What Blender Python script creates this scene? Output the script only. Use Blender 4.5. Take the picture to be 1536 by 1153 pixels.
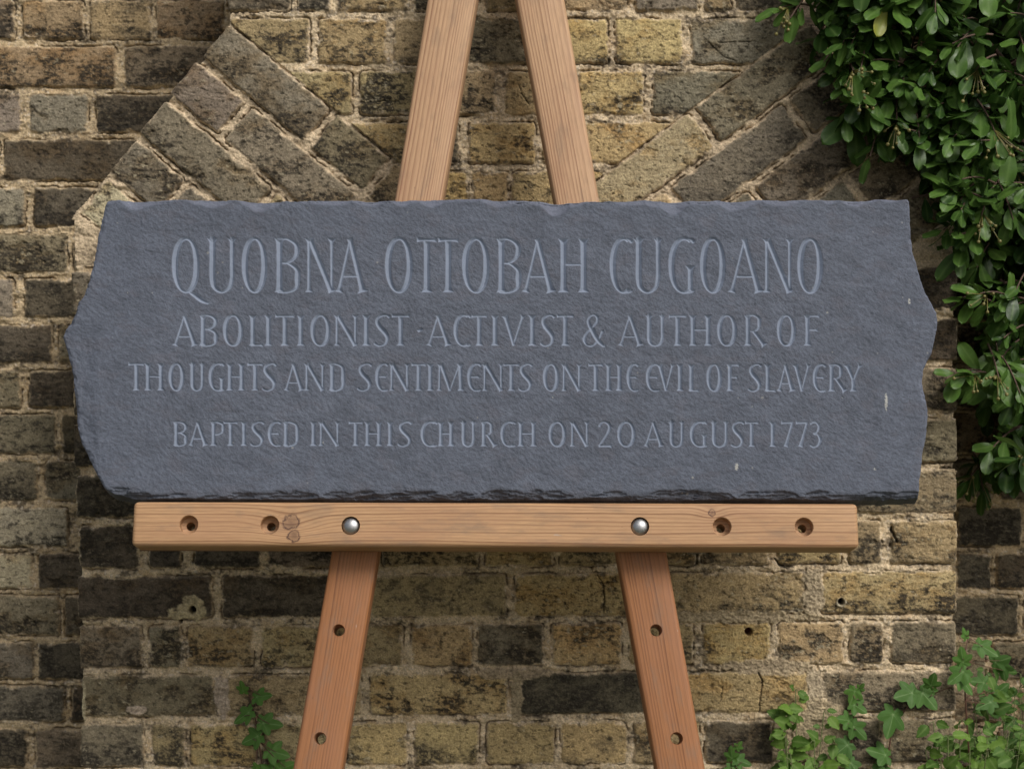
import bpy, bmesh, math, random
import numpy as np
from mathutils import Vector, Matrix

for o in list(bpy.data.objects):
    bpy.data.objects.remove(o)
SC = bpy.context.scene
COL = SC.collection
R = math.radians

# ------------------------------------------------------------------ camera, sky, sun
D = 2.6            # camera to the front face of the buttress (m)
ZC = 1.05          # camera height
REC = 0.26         # the wall lies this far behind the buttress face
cam = bpy.data.cameras.new("camera")
cam_o = bpy.data.objects.new("camera", cam)
COL.objects.link(cam_o)
cam_o.location = (0, -D, ZC)
cam_o.rotation_euler = (R(90), 0, 0)
cam.sensor_width = 36.0
cam.lens = 36.0 * D / 1.536
cam.clip_start = 0.05
cam.clip_end = 500
cam.dof.use_dof = True
cam.dof.focus_distance = 2.27
cam.dof.aperture_fstop = 11.0
SC.camera = cam_o

SUN_EL, SUN_AZ = 44.0, 36.0          # azimuth: degrees to the right of straight behind the camera
w = bpy.data.worlds.new("World")
SC.world = w
w.use_nodes = True
nt = w.node_tree
nt.nodes.clear()
sky = nt.nodes.new("ShaderNodeTexSky")
sky.sky_type = 'NISHITA'
sky.sun_disc = False
sky.sun_elevation = R(SUN_EL)
sky.sun_rotation = R(180 - SUN_AZ)
sky.dust_density = 4.0
sky.ozone_density = 0.6
hs = nt.nodes.new("ShaderNodeHueSaturation")
hs.inputs["Saturation"].default_value = 0.40
bg = nt.nodes.new("ShaderNodeBackground")
bg.inputs["Strength"].default_value = 0.090
wo = nt.nodes.new("ShaderNodeOutputWorld")
nt.links.new(sky.outputs[0], hs.inputs["Color"])
nt.links.new(hs.outputs[0], bg.inputs["Color"])
nt.links.new(bg.outputs[0], wo.inputs["Surface"])

sun = bpy.data.lights.new("sun", 'SUN')
sun.energy = 1.6
sun.angle = R(25)
sun.color = (1.0, 0.96, 0.90)
sun_o = bpy.data.objects.new("sun", sun)
COL.objects.link(sun_o)
sd = Vector((math.sin(R(SUN_AZ)) * math.cos(R(SUN_EL)), -math.cos(R(SUN_AZ)) * math.cos(R(SUN_EL)), math.sin(R(SUN_EL))))
sun_o.rotation_euler = sd.to_track_quat('Z', 'Y').to_euler()
sun_o.location = sd * 6

SC.view_settings.view_transform = 'Standard'
SC.view_settings.look = 'None'
SC.view_settings.exposure = 0.32
SC.view_settings.gamma = 1.0
SC.view_settings.use_curve_mapping = False
SC.render.engine = 'CYCLES'
SC.cycles.max_bounces = 6

# ------------------------------------------------------------------ helpers
rng = np.random.default_rng(7)
random.seed(7)
_tab = {}
def _grad(seed):
    if seed not in _tab:
        r = np.random.default_rng(1000 + seed)
        a = r.random((256, 256)).astype(np.float32) * 2 * np.pi
        _tab[seed] = (np.cos(a), np.sin(a))
    return _tab[seed]

def perlin(x, y, seed=0):
    gx, gy = _grad(seed)
    x0 = np.floor(x); y0 = np.floor(y)
    fx = (x - x0).astype(np.float32); fy = (y - y0).astype(np.float32)
    i0 = x0.astype(np.int64) & 255; j0 = y0.astype(np.int64) & 255
    i1 = (i0 + 1) & 255; j1 = (j0 + 1) & 255
    u = fx * fx * fx * (fx * (fx * 6 - 15) + 10)
    v = fy * fy * fy * (fy * (fy * 6 - 15) + 10)
    a = gx[i0, j0] * fx + gy[i0, j0] * fy
    b = gx[i1, j0] * (fx - 1) + gy[i1, j0] * fy
    c = gx[i0, j1] * fx + gy[i0, j1] * (fy - 1)
    d = gx[i1, j1] * (fx - 1) + gy[i1, j1] * (fy - 1)
    return ((a + (b - a) * u) * (1 - v) + (c + (d - c) * u) * v) * 1.5

def fbm(x, y, seed=0, octv=4, gain=0.5):
    s = 0; a = 1.0; n = 0.0
    for k in range(octv):
        s = s + a * perlin(x * 2 ** k + 17.3 * k, y * 2 ** k - 9.1 * k, seed * 7 + k)
        n += a; a *= gain
    return s / n * 1.3

def sstep(a, b, x):
    t = np.clip((x - a) / (b - a), 0, 1)
    return t * t * (3 - 2 * t)

def lerp(a, b, t):
    return a + (b - a) * t

def proj(X, Y, Z):                    # world -> photograph pixel
    k = 1000.0 * D / (Y + D)
    return 768 + X * k, 576.5 - (Z - ZC) * k

def at(px, py, depth):                # photograph pixel -> point on the plane y = depth
    k = (D + depth) / D / 1000.0
    return Vector(((px - 768) * k, depth, ZC + (576.5 - py) * k))

def tag(o, label=None, cat=None, group=None, kind=None):
    if label: o["label"] = label
    if cat: o["category"] = cat
    if group: o["group"] = group
    if kind: o["kind"] = kind
    return o

def link(name, me, mat=None, parent=None, mw=None):
    me.name = name
    o = bpy.data.objects.new(name, me)
    COL.objects.link(o)
    if mat is not None and len(me.materials) == 0:
        me.materials.append(mat)
    if mw is not None:
        o.matrix_world = mw
    if parent is not None:
        bpy.context.view_layer.update()
        o.parent = parent
        o.matrix_parent_inverse = parent.matrix_world.inverted()
    return o

def empty(name, loc):
    o = bpy.data.objects.new(name, None)
    COL.objects.link(o)
    o.location = loc
    o.empty_display_size = 0.05
    bpy.context.view_layer.update()
    return o

def mesh_np(name, V, F, attrs=None, smooth=True):
    """V (n,3); F (m,4) or (m,3) index array; attrs: name -> (n,) float or (n,3) colour"""
    me = bpy.data.meshes.new(name)
    V = np.ascontiguousarray(V, dtype=np.float32)
    F = np.ascontiguousarray(F, dtype=np.int32)
    k = F.shape[1]
    me.vertices.add(len(V))
    me.vertices.foreach_set("co", V.ravel())
    me.loops.add(F.size)
    me.loops.foreach_set("vertex_index", F.ravel())
    me.polygons.add(len(F))
    me.polygons.foreach_set("loop_start", np.arange(0, F.size, k, dtype=np.int32))
    me.polygons.foreach_set("loop_total", np.full(len(F), k, dtype=np.int32))
    me.polygons.foreach_set("use_smooth", np.full(len(F), smooth, dtype=bool))
    me.update(calc_edges=True)
    for n, a in (attrs or {}).items():
        a = np.asarray(a, dtype=np.float32)
        if a.ndim == 1:
            at_ = me.attributes.new(n, 'FLOAT', 'POINT')
            at_.data.foreach_set("value", a)
        else:
            at_ = me.color_attributes.new(n, 'FLOAT_COLOR', 'POINT')
            at_.data.foreach_set("color", np.concatenate([a, np.ones((len(a), 1), np.float32)], 1).ravel())
    me.validate()
    return me

def sub_mesh(name, V, F, attrs, keep):
    """the faces of F picked by keep, with only the vertices they use"""
    f = F[keep]
    used = np.zeros(len(V), bool); used[f.ravel()] = True
    idx = np.cumsum(used) - 1
    return mesh_np(name, V[used], idx[f], {k: a[used] for k, a in attrs.items()})

class NT:
    """small node-tree writer"""
    def __init__(s, name):
        s.m = bpy.data.materials.new(name); s.m.use_nodes = True
        s.t = s.m.node_tree; s.t.nodes.clear()
        s.out = s.n("ShaderNodeOutputMaterial")
        s.b = s.n("ShaderNodeBsdfPrincipled")
        s.l(s.b.outputs[0], s.out.inputs[0])
    def n(s, typ, **kw):
        nd = s.t.nodes.new(typ)
        for k, v in kw.items():
            setattr(nd, k, v)
        return nd
    def l(s, a, b): s.t.links.new(a, b)
    def setin(s, sock, v):
        if hasattr(v, "is_linked") or isinstance(v, bpy.types.NodeSocket): s.l(v, sock)
        else: sock.default_value = v
    def math(s, op, a, b=None, c=None, clamp=False):
        nd = s.n("ShaderNodeMath", operation=op); nd.use_clamp = clamp
        for i, v in enumerate((a, b, c)):
            if v is not None: s.setin(nd.inputs[i], v)
        return nd.outputs[0]
    def noise(s, vec, scale, detail=4, rough=0.55, dist=0.0):
        nd = s.n("ShaderNodeTexNoise")
        if vec is not None: s.l(vec, nd.inputs["Vector"])
        nd.inputs["Scale"].default_value = scale; nd.inputs["Detail"].default_value = detail
        nd.inputs["Roughness"].default_value = rough; nd.inputs["Distortion"].default_value = dist
        return nd.outputs["Fac"]
    def mapr(s, v, a, b, c=0.0, d=1.0):
        nd = s.n("ShaderNodeMapRange"); s.setin(nd.inputs[0], v)
        for i, x in enumerate((a, b, c, d)): nd.inputs[i + 1].default_value = x
        return nd.outputs[0]
    def mix(s, fac, a, b, mode='MIX'):
        nd = s.n("ShaderNodeMix", data_type='RGBA', blend_type=mode)
        s.setin(nd.inputs[0], fac)
        for i, v in ((6, a), (7, b)):
            if isinstance(v, tuple): nd.inputs[i].default_value = (*v, 1.0)
            else: s.l(v, nd.inputs[i])
        return nd.outputs[2]
    def attr(s, name):
        nd = s.n("ShaderNodeAttribute"); nd.attribute_name = name
        return nd
    def mapping(s, vec, scale=(1, 1, 1), rot=(0, 0, 0), loc=(0, 0, 0)):
        nd = s.n("ShaderNodeMapping"); s.l(vec, nd.inputs["Vector"])
        nd.inputs["Scale"].default_value = scale; nd.inputs["Rotation"].default_value = rot
        nd.inputs["Location"].default_value = loc
        return nd.outputs[0]
    def bump(s, h, strength, dist):
        nd = s.n("ShaderNodeBump"); s.l(h, nd.inputs["Height"])
        nd.inputs["Strength"].default_value = strength; nd.inputs["Distance"].default_value = dist
        s.l(nd.outputs[0], s.b.inputs["Normal"])
    def coord(s, which="Object"):
        return s.n("ShaderNodeTexCoord").outputs[which]
    def color(s, v):
        if isinstance(v, tuple): s.b.inputs["Base Color"].default_value = (*v, 1)
        else: s.l(v, s.b.inputs["Base Color"])
    def rough(s, v): s.setin(s.b.inputs["Roughness"], v)

# ------------------------------------------------------------------ materials
def mat_masonry():
    t = NT("weathered_masonry")
    c = t.coord()
    col = t.attr("col").outputs["Color"]
    n1 = t.noise(c, 420, 5, 0.65)
    n2 = t.noise(c, 90, 4, 0.6)
    f = t.math('MULTIPLY', t.mapr(n1, 0.3, 0.7, 0.60, 1.40), t.mapr(n2, 0.3, 0.7, 0.82, 1.16))
    cc = t.n("ShaderNodeCombineColor")
    for i in range(3): t.l(f, cc.inputs[i])
    t.color(t.mix(1.0, col, cc.outputs[0], 'MULTIPLY'))
    t.rough(0.92)
    t.b.inputs["Specular IOR Level"].default_value = 0.25
    h = t.math('ADD', n1, t.math('MULTIPLY', t.noise(c, 1100, 3, 0.6), 0.5))
    t.bump(h, 0.8, 0.0016)
    return t.m

def mat_slate(name, fresh):
    t = NT(name)
    c = t.coord()
    col = t.attr("col").outputs["Color"]
    mp = t.mapping(c, (640, 860, 600), (0, 0, R(32)))
    n1 = t.noise(mp, 1.0, 5, 0.62, 0.4)
    mp2 = t.mapping(c, (30, 70, 40), (0, 0, R(35)))
    n2 = t.noise(mp2, 1.0, 5, 0.6, 0.6)
    a = 0.18 if not fresh else 0.07
    f = t.math('MULTIPLY', t.mapr(n1, 0.3, 0.7, 1 - a, 1 + a), t.mapr(n2, 0.3, 0.7, 1 - a * .7, 1 + a * .7))
    cc = t.n("ShaderNodeCombineColor")
    for i in range(3): t.l(f, cc.inputs[i])
    t.color(t.mix(1.0, col, cc.outputs[0], 'MULTIPLY'))
    t.rough(0.68 if not fresh else 0.7)
    t.b.inputs["Specular IOR Level"].default_value = 0.26
    t.bump(n1, 0.55 if not fresh else 0.12, 0.0016)
    return t.m

def mat_wood(name, dark, light, ringfreq, centre, stain=(0.0, 0.0), knots=(), seed=0.0, contrast=0.75, rc=0.2, quad=0.0, red=None):
    """growth rings round an axis along local X, cut by the board's faces"""
    t = NT(name)
    c = t.mapping(t.coord(), (1, 1, 1), (0, 0, 0), (seed, 0, 0))
    raw = t.coord()
    wob = t.noise(t.mapping(c, (2.2, 14, 14)), 1.0, 3, 0.5)
    wob2 = t.noise(t.mapping(c, (9, 60, 60)), 1.0, 3, 0.5)
    sep = t.n("ShaderNodeSeparateXYZ"); t.l(raw, sep.inputs[0])
    y = t.math('SUBTRACT', sep.outputs[1], centre[0]); z = t.math('SUBTRACT', sep.outputs[2], centre[1])
    r = t.math('SQRT', t.math('ADD', t.math('MULTIPLY', y, y), t.math('MULTIPLY', z, z)))
    r = t.math('ADD', r, t.math('ADD', t.math('MULTIPLY', t.math('SUBTRACT', wob, 0.5), 0.009), t.math('MULTIPLY', t.math('SUBTRACT', wob2, 0.5), 0.0018)))
    kmask = None
    for (kx, ky, kr, push) in knots:
        dx = t.math('MULTIPLY', t.math('SUBTRACT', sep.outputs[0], kx), 0.45)
        dy = t.math('SUBTRACT', sep.outputs[1], ky)
        d2 = t.math('ADD', t.math('MULTIPLY', dx, dx), t.math('MULTIPLY', dy, dy))
        e = t.math('POWER', 2.718, t.math('MULTIPLY', d2, -1.0 / (2 * (kr * 1.5) ** 2)))
        r = t.math('ADD', r, t.math('MULTIPLY', e, push))
        dx1 = t.math('SUBTRACT', sep.outputs[0], kx)
        dk = t.math('SQRT', t.math('ADD', t.math('MULTIPLY', dx1, dx1), t.math('MULTIPLY', dy, dy)))
        dk = t.math('ADD', dk, t.math('MULTIPLY', t.math('SUBTRACT', t.noise(raw, 70, 5, 0.7), 0.5), kr * 2.6))
        core = t.mapr(dk, kr * 0.2, kr * 1.5, 0.6, 0.0)
        ring = t.math('MULTIPLY', t.mapr(dk, kr * 0.7, kr * 0.95, 0, 1), t.mapr(dk, kr * 1.02, kr * 1.35, 1, 0))
        ring = t.math('MULTIPLY', ring, t.mapr(t.noise(raw, 80, 4), 0.36, 0.50, 0.45, 1.0))
        m = t.math('MAXIMUM', core, ring)
        kmask = m if kmask is None else t.math('MAXIMUM', kmask, m)
    rq = t.math('SUBTRACT', r, rc)
    r = t.math('ADD', r, t.math('MULTIPLY', t.math('MULTIPLY', rq, rq), quad))
    r = t.math('ADD', r, t.math('MULTIPLY', t.math('SUBTRACT', t.noise(t.mapping(c, (0.6, 26, 26), (0, 0, 0), (5, 2, 0)), 1.0, 2, 0.5), 0.5), 0.022))
    ph = t.math('FRACT', t.math('MULTIPLY', r, ringfreq))
    wn = t.n("ShaderNodeTexWhiteNoise", noise_dimensions='1D')
    t.l(t.math('FLOOR', t.math('MULTIPLY', r, ringfreq)), wn.inputs["W"])
    ringv = t.mapr(wn.outputs["Value"], 0.0, 1.0, 0.25, 1.15)
    late = t.math('MULTIPLY', t.mapr(ph, 0.35, 0.90, 0, 1), t.mapr(ph, 0.90, 1.0, 1, 0))
    late = t.math('MULTIPLY', late, ringv, clamp=True)
    rv = t.noise(t.mapping(c, (3, 40, 40)), 1.0, 2, 0.5)
    late = t.math('MULTIPLY', late, t.mapr(rv, 0.3, 0.7, contrast * 0.55, contrast))
    if red is not None:          # lower half redder and darker: the dimmer light there is put into the colour
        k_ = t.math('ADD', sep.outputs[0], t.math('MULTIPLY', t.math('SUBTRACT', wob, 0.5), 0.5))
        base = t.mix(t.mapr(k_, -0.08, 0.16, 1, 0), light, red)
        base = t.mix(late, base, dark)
    else:
        base = t.mix(late, light, dark)
    fib = t.noise(t.mapping(c, (40, 900, 900)), 1.0, 3, 0.6)
    cc = t.n("ShaderNodeCombineColor")
    ff = t.mapr(fib, 0.3, 0.7, 0.86, 1.12)
    for i in range(3): t.l(ff, cc.inputs[i])
    base = t.mix(1.0, base, cc.outputs[0], 'MULTIPLY')
    big = t.noise(t.mapping(c, (7, 22, 22)), 1.0, 4, 0.6)
    base = t.mix(t.mapr(big, 0.42, 0.7, 0, 0.32), base, (0.30, 0.145, 0.085))       # reddish patches
    gr = t.noise(t.mapping(c, (16, 50, 50), (0, 0, 0), (3, 1, 0)), 1.0, 5, 0.65)
    base = t.mix(t.mapr(gr, 0.52, 0.72, 0, 0.5), base, (0.20, 0.145, 0.105))       # grey handling marks
    if kmask is not None:
        base = t.mix(t.math('MULTIPLY', kmask, 0.95), base, (0.075, 0.036, 0.028))
    sc1 = t.noise(t.mapping(c, (28, 190, 190), (0, 0, R(24)), (9, 4, 2)), 1.0, 3, 0.5)
    scuff = t.mapr(sc1, 0.735, 0.76, 0, 1)
    base = t.mix(t.math('MULTIPLY', scuff, 0.5), base, (0.42, 0.36, 0.31))
    sc2 = t.noise(t.mapping(c, (60, 260, 260), (0, 0, R(-38)), (2, 7, 1)), 1.0, 3, 0.5)
    dent = t.mapr(sc2, 0.735, 0.77, 0, 1)
    base = t.mix(t.math('MULTIPLY', dent, 0.6), base, (0.11, 0.065, 0.045))
    t.color(base)
    t.rough(t.mapr(gr, 0.3, 0.7, 0.5, 0.68))
    t.b.inputs["Specular IOR Level"].default_value = 0.3
    hh = t.math('ADD', t.math('MULTIPLY', late, 0.6), t.math('MULTIPLY', fib, 0.35))
    hh = t.math('SUBTRACT', hh, t.math('MULTIPLY', t.math('ADD', dent, scuff), 0.7))
    t.bump(hh, 0.3, 0.0008)
    return t.m

def mat_leaf(name, dark, light, rough, vein=(0.2, 0.3, 0.1), vfac=0.35, yellow=0.0, spec=0.27):
    t = NT(name)
    rnd = t.attr("rnd").outputs["Fac"]
    ve = t.attr("vein").outputs["Fac"]
    c = t.coord()
    base = t.mix(rnd, dark, light)
    n = t.noise(c, 120, 4, 0.6)
    base = t.mix(t.mapr(n, 0.35, 0.7, 0, 0.35), base, dark)
    if yellow:
        base = t.mix(t.mapr(rnd, 1.0 - yellow, 1.0, 0, 0.8), base, (0.30, 0.30, 0.05))
    base = t.mix(t.math('MULTIPLY', t.math('POWER', ve, 2.5), vfac), base, vein)
    t.color(base)
    t.rough(t.mapr(n, 0.3, 0.7, rough - 0.08, rough + 0.12))
    t.b.inputs["Specular IOR Level"].default_value = spec
    hh = t.math('SUBTRACT', t.math('MULTIPLY', t.noise(c, 300, 2), 0.5), t.math('MULTIPLY', ve, 0.5))
    t.bump(hh, 0.35, 0.001)
    tr = t.n("ShaderNodeBsdfTranslucent"); t.l(base, tr.inputs[0])
    mx = t.n("ShaderNodeMixShader"); mx.inputs[0].default_value = 0.18
    t.l(t.b.outputs[0], mx.inputs[1]); t.l(tr.outputs[0], mx.inputs[2])
    t.l(mx.outputs[0], t.out.inputs[0])
    return t.m

def mat_plain(name, col, rough, metal=0.0, var=0.2, scale=60):
    t = NT(name)
    n = t.noise(t.coord(), scale, 4, 0.6)
    d = tuple(x * (1 - var) for x in col); l_ = tuple(min(1, x * (1 + var)) for x in col)
    t.color(t.mix(n, d, l_))
    t.rough(t.mapr(n, 0.3, 0.7, max(0.05, rough - 0.06), rough + 0.06))
    t.b.inputs["Metallic"].default_value = metal
    return t.m

M_BRICK = mat_masonry()

# ------------------------------------------------------------------ brickwork
TONES = {   # base albedo, soot bias
    'y': ((0.435, 0.330, 0.178), -0.10), 'm': ((0.375, 0.288, 0.166), 0.05), 'd': ((0.25, 0.208, 0.148), 0.18),
    'g': ((0.275, 0.237, 0.187), -0.02), 'p': ((0.42, 0.368, 0.275), -0.08), 'k': ((0.150, 0.124, 0.092), 0.28),
    't': ((0.42, 0.342, 0.215), -0.35), 'o': ((0.31, 0.236, 0.150), 0.10), 's': ((0.212, 0.182, 0.140), -0.02),
}

class Field:
    """brick relief over a grid of photograph-pixel coordinates (1 px = 1 mm on the buttress face)"""
    def __init__(s, xs, ys, mortar, seed):
        s.xs, s.ys, s.seed = xs, ys, seed
        s.PX, s.PY = np.meshgrid(xs, ys)
        x, y = s.PX, s.PY
        s.wx = 2.2 * fbm(x / 26, y / 26, seed + 1, 3) + 0.9 * perlin(x / 6, y / 6, seed + 2)
        s.wy = 2.2 * fbm(x / 26, y / 26, seed + 3, 3) + 0.9 * perlin(x / 6, y / 6, seed + 4)
        s.grain = fbm(x / 5.0, y / 4.0, seed + 5, 3, 0.6)
        s.mid = fbm(x / 30, y / 22, seed + 6, 4, 0.55)
        s.blot = fbm(x / 60, y / 40, seed + 7, 5, 0.6)
        s.spk = fbm(x / 9, y / 6, seed + 8, 4, 0.62)
        s.vein = fbm(x / 8, y / 5.5, seed + 15, 4, 0.7) + 0.25 * s.mid
        s.mot = fbm(x / 17, y / 11, seed + 16, 5, 0.72)
        s.big = fbm(x / 190, y / 190, seed + 9, 3)
        s.strk = fbm(x / 42, y / 6, seed + 10, 3, 0.6)
        crk = np.abs(fbm(x / 34, y / 22, seed + 11, 4, 0.6))
        s.crack = (1 - sstep(0.0, 0.018, crk)) * sstep(0.12, 0.3, s.mid)
        flush = sstep(-0.25, 0.45, fbm(x / 80, y / 34, seed + 12, 3))
        s.H = -5.2 + 5.2 * flush + 1.9 * s.grain + 1.5 * s.mid
        mc = np.array(mortar)
        s.C = mc * (1 + 0.22 * s.grain[..., None] + 0.18 * s.mid[..., None])
        warm = sstep(0.05, 0.5, fbm(x / 30, y / 30, seed + 13, 4, 0.6))[..., None]
        s.C = lerp(s.C, np.array([0.38, 0.265, 0.15]), warm * 0.5)
        dirt = sstep(0.0, 0.45, s.spk * 0.6 + s.blot * 0.7)[..., None]
        s.C = lerp(s.C, np.array([0.105, 0.085, 0.065]), dirt * 0.85)
        chalk = sstep(0.35, 0.6, perlin(x / 5, y / 5, seed + 14) + 0.3 * s.mid)[..., None]
        s.C = lerp(s.C, np.array([0.52, 0.45, 0.38]), chalk * 0.7)
        s.B = np.zeros_like(s.H)
        s.dmin = np.full_like(s.H, 99.0)
        s.r = np.random.default_rng(seed)

    def brick(s, frame, a0, a1, b0, b1, tone, lift=0.0):
        """frame(x,y)->(a,b); the brick fills a0..a1 by b0..b1"""
        f, inv = frame
        cs = [inv(a, b) for a in (a0 - 8, a1 + 8) for b in (b0 - 8, b1 + 8)]
        xa, xb = min(c[0] for c in cs), max(c[0] for c in cs)
        ya, yb = min(c[1] for c in cs), max(c[1] for c in cs)
        i0, i1 = np.searchsorted(s.xs, [xa, xb]); j0, j1 = np.searchsorted(s.ys, [ya, yb])
        if i1 <= i0 or j1 <= j0: return
        S = (slice(j0, j1), slice(i0, i1))
        r = s.r
        A, B = f(s.PX[S] + s.wx[S], s.PY[S] + s.wy[S])
        ha, hb = (a1 - a0) / 2, (b1 - b0) / 2
        rad = 3.0 + 4 * r.random()
        qa = np.abs(A - (a0 + a1) / 2) - ha + rad
        qb = np.abs(B - (b0 + b1) / 2) - hb + rad
        d = np.hypot(np.maximum(qa, 0), np.maximum(qb, 0)) + np.minimum(np.maximum(qa, qb), 0) - rad
        grain, mid, blot, spk, strk = s.grain[S], s.mid[S], s.blot[S], s.spk[S], s.strk[S]
        d = d + 1.2 * grain + 1.8 * np.maximum(0, mid) * r.random() * 2
        cov = sstep(1.2, -1.6, d)
        base, bias = TONES[tone]
        base = np.array(base) * (1 + 0.16 * (r.random() - 0.5)) * (1 + 0.07 * (r.random(3) - 0.5))
        bias = bias + 0.14 * (r.random() - 0.5)
        # relief
        tilt = (r.random(2) - 0.5) * 3.0
        hgt = lift + 2.0 * (r.random() - 0.5) + tilt[0] * (A - (a0 + a1) / 2) / ha * 0.6 + tilt[1] * (B - (b0 + b1) / 2) / hb * 0.6
        hgt = hgt + 1.3 * mid + 0.8 * grain + 1.0 * strk * r.random()
        hgt = hgt - 2.6 * sstep(-5, 0.5, d) ** 1.8
        pit = sstep(0.28, 0.5, spk + 0.25 * strk)
        hgt = hgt - 1.5 * pit - 2.2 * s.crack[S]
        spall = sstep(0.22, 0.32, blot + 0.25 * (r.random() - 0.7))
        hgt = hgt - 1.8 * spall * (r.random() > 0.45)
        # colour
        va = r.random() - 0.5; vb = r.random() - 0.5
        grad = (A - (a0 + a1) / 2) / ha * va * 0.22 + (B - (b0 + b1) / 2) / hb * (0.17 + vb * 0.40)
        big_ = blot * 0.75 + mid * 0.45 + bias * 0.85 + grad + 0.28 * s.big[S]
        kf = 0.35 + 0.65 * r.random(); ks = 0.32 + 0.42 * r.random()
        soft = sstep(-0.25, 0.65, big_)                              # smoky film, smooth
        fine = sstep(-0.02, 0.20, spk * 0.75 + grain * 0.35 + strk * 0.45 + big_ * 0.9 - 0.09)   # crusted black mottle
        soot = np.clip(soft * ks + fine * kf * (0.40 + 0.6 * soft), 0, 1)
        worn = sstep(0.10, 0.36, s.vein[S])                            # crust flaked off along fine veins
        soot = soot * (1 - 0.62 * worn)
        soot = np.maximum(soot, sstep(0.14, 0.34, s.mot[S] + 0.35 * big_ - 0.03) * (0.35 + 0.5 * kf))
        c = base * (1 + 0.22 * grain[..., None] + 0.20 * mid[..., None] + 0.14 * strk[..., None])
        tint = np.array([1.10, 0.97, 0.80]) if r.random() < 0.65 else np.array([0.97, 0.98, 1.02])
        c = c * lerp(1.0, tint, sstep(-0.2, 0.5, s.blot[S] + 0.4 * va)[..., None])
        dark = np.array([0.042, 0.036, 0.029]) * (1 + 0.35 * mid[..., None])
        c = lerp(c, dark, (soot * 0.93)[..., None])
        lich = sstep(0.30, 0.52, fbm(s.PX[S] / 13, s.PY[S] / 7, s.seed + 20, 4, 0.65) + grain * 0.2 + 0.3 * blot - 0.12 + 0.25 * (r.random() - .5))
        c = lerp(c, np.array([0.40, 0.355, 0.26]), (lich * (0.25 if tone == 'k' else 0.6))[..., None])
        c = lerp(c, np.array([0.03, 0.026, 0.022]), (0.75 * np.maximum(s.crack[S], 0.6 * pit))[..., None])
        ccov = sstep(2.0, -3.5, d + 4.8 * mid + 3.4 * spk)          # mortar smeared over the arris
        keep = np.maximum(cov * ccov, cov * 0.0)
        s.H[S] = lerp(s.H[S], hgt, cov)
        s.C[S] = lerp(s.C[S], c, keep[..., None])
        s.B[S] = np.maximum(s.B[S], cov)
        s.dmin[S] = np.minimum(s.dmin[S], d)

    def finish(s):
        """dark open gap where the joint has washed out under a brick"""
        gap = sstep(-0.10, 0.22, fbm(s.PX / 70, s.PY / 26, s.seed + 30, 3)) * (1 - s.B)
        near = np.exp(-((s.dmin - 1.6 - 0.8 * s.spk) / 1.0) ** 2)
        s.H = s.H - 7.0 * gap * near
        s.C = lerp(s.C, np.array([0.05, 0.04, 0.03]), (0.6 * gap * near)[..., None])
        s.C = np.clip(s.C * (1 + 0.10 * s.big[..., None]), 0.012, 0.75)
        lum = s.C.mean(-1, keepdims=True)
        s.C = np.clip(s.C * (lum / 0.22) ** 0.16 * np.array([1.02, 1.0, 0.92]), 0.01, 0.75)

ID = (lambda x, y: (x, y), lambda a, b: (a, b))

def row_frame(slope, x0):
    return (lambda x, y: (x, y - slope * (x - x0)), lambda a, b: (a, b + slope * (a - x0)))

def rot_frame(ang, mirror=False):
    c, sn = math.cos(ang), math.sin(ang)
    if not mirror:      # a runs down-right along the brick, b runs down-left across courses
        return (lambda x, y: (x * c + y * sn, -x * sn + y * c), lambda a, b: (a * c - b * sn, a * sn + b * c))
    return (lambda x, y: (-x * c + y * sn, x * sn + y * c), lambda a, b: (-a * c + b * sn, a * sn + b * c))

def axis(lo, hi, fine_lo, fine_hi, fine, coarse):
    a = np.arange(lo, fine_lo, coarse); b = np.arange(fine_lo, fine_hi, fine); c = np.arange(fine_hi, hi + coarse, coarse)
    return np.concatenate([a, b, c])

def grid_faces(ny, nx):
    i = np.arange(nx - 1)[None, :]; j = np.arange(ny - 1)[:, None]
    a = (j * nx + i).ravel()
    return np.stack([a, a + nx, a + nx + 1, a + 1], 1)

FINE = 1.3
# ---- the wall, one brick-length behind the buttress
WK = (D + REC) / D
wxs = np.concatenate([np.arange(-1500, -20, 6.0), np.arange(-20, 360, FINE / WK), np.arange(360, 1425, 12.0), np.arange(1425, 1545, 1.4), np.arange(1545, 3100, 6.0)])
wys = np.concatenate([np.arange(-900, -10, 6.0), np.arange(-10, 1165, FINE / WK), np.arange(1165, 1552, 6.0)])
WF = Field(wxs, wys, (0.47, 0.37, 0.25), 40)
my = [-5, 64, 136, 204, 276, 345, 413, 482, 550, 617, 686, 756, 825, 888, 958, 1024, 1088, 1156]
left_rows = {
    0: [(-65, 21, 'd'), (33, 125, 'o'), (135, 226, 'm'), (234, 334, 'o')],
    1: [(-125, -18, 'g'), (-8, 174, 'o'), (187, 330, 'd')],
    2: [(-62, 31, 'g'), (43, 131, 'g'), (144, 300, 'k')],
    3: [(-100, -3, 'd'), (5, 230, 'k')],
    4: [(-60, 36, 'g'), (51, 200, 'k')],
    5: [(-112, 100, 'd')],
    6: [(-70, 20, 'g'), (36, 160, 'k')],
    7: [(-125, 77, 'k'), (88, 190, 'd')],
    8: [(-70, 30, 'd'), (43, 160, 'k')],
    9: [(-110, 83, 'd'), (93, 190, 'k')],
    10: [(-150, 55, 'd'), (68, 170, 's')],
    11: [(-100, 101, 'p')],
    12: [(-60, 47, 'p'), (57, 170, 'k')],
    13: [(-105, 88, 'd'), (97, 190, 'k')],
    14: [(-60, 50, 's'), (57, 170, 'k')],
    15: [(-110, 96, 's'), (107, 200, 'k')],
    16: [(-60, 40, 'k'), (53, 170, 'd')],
}
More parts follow.
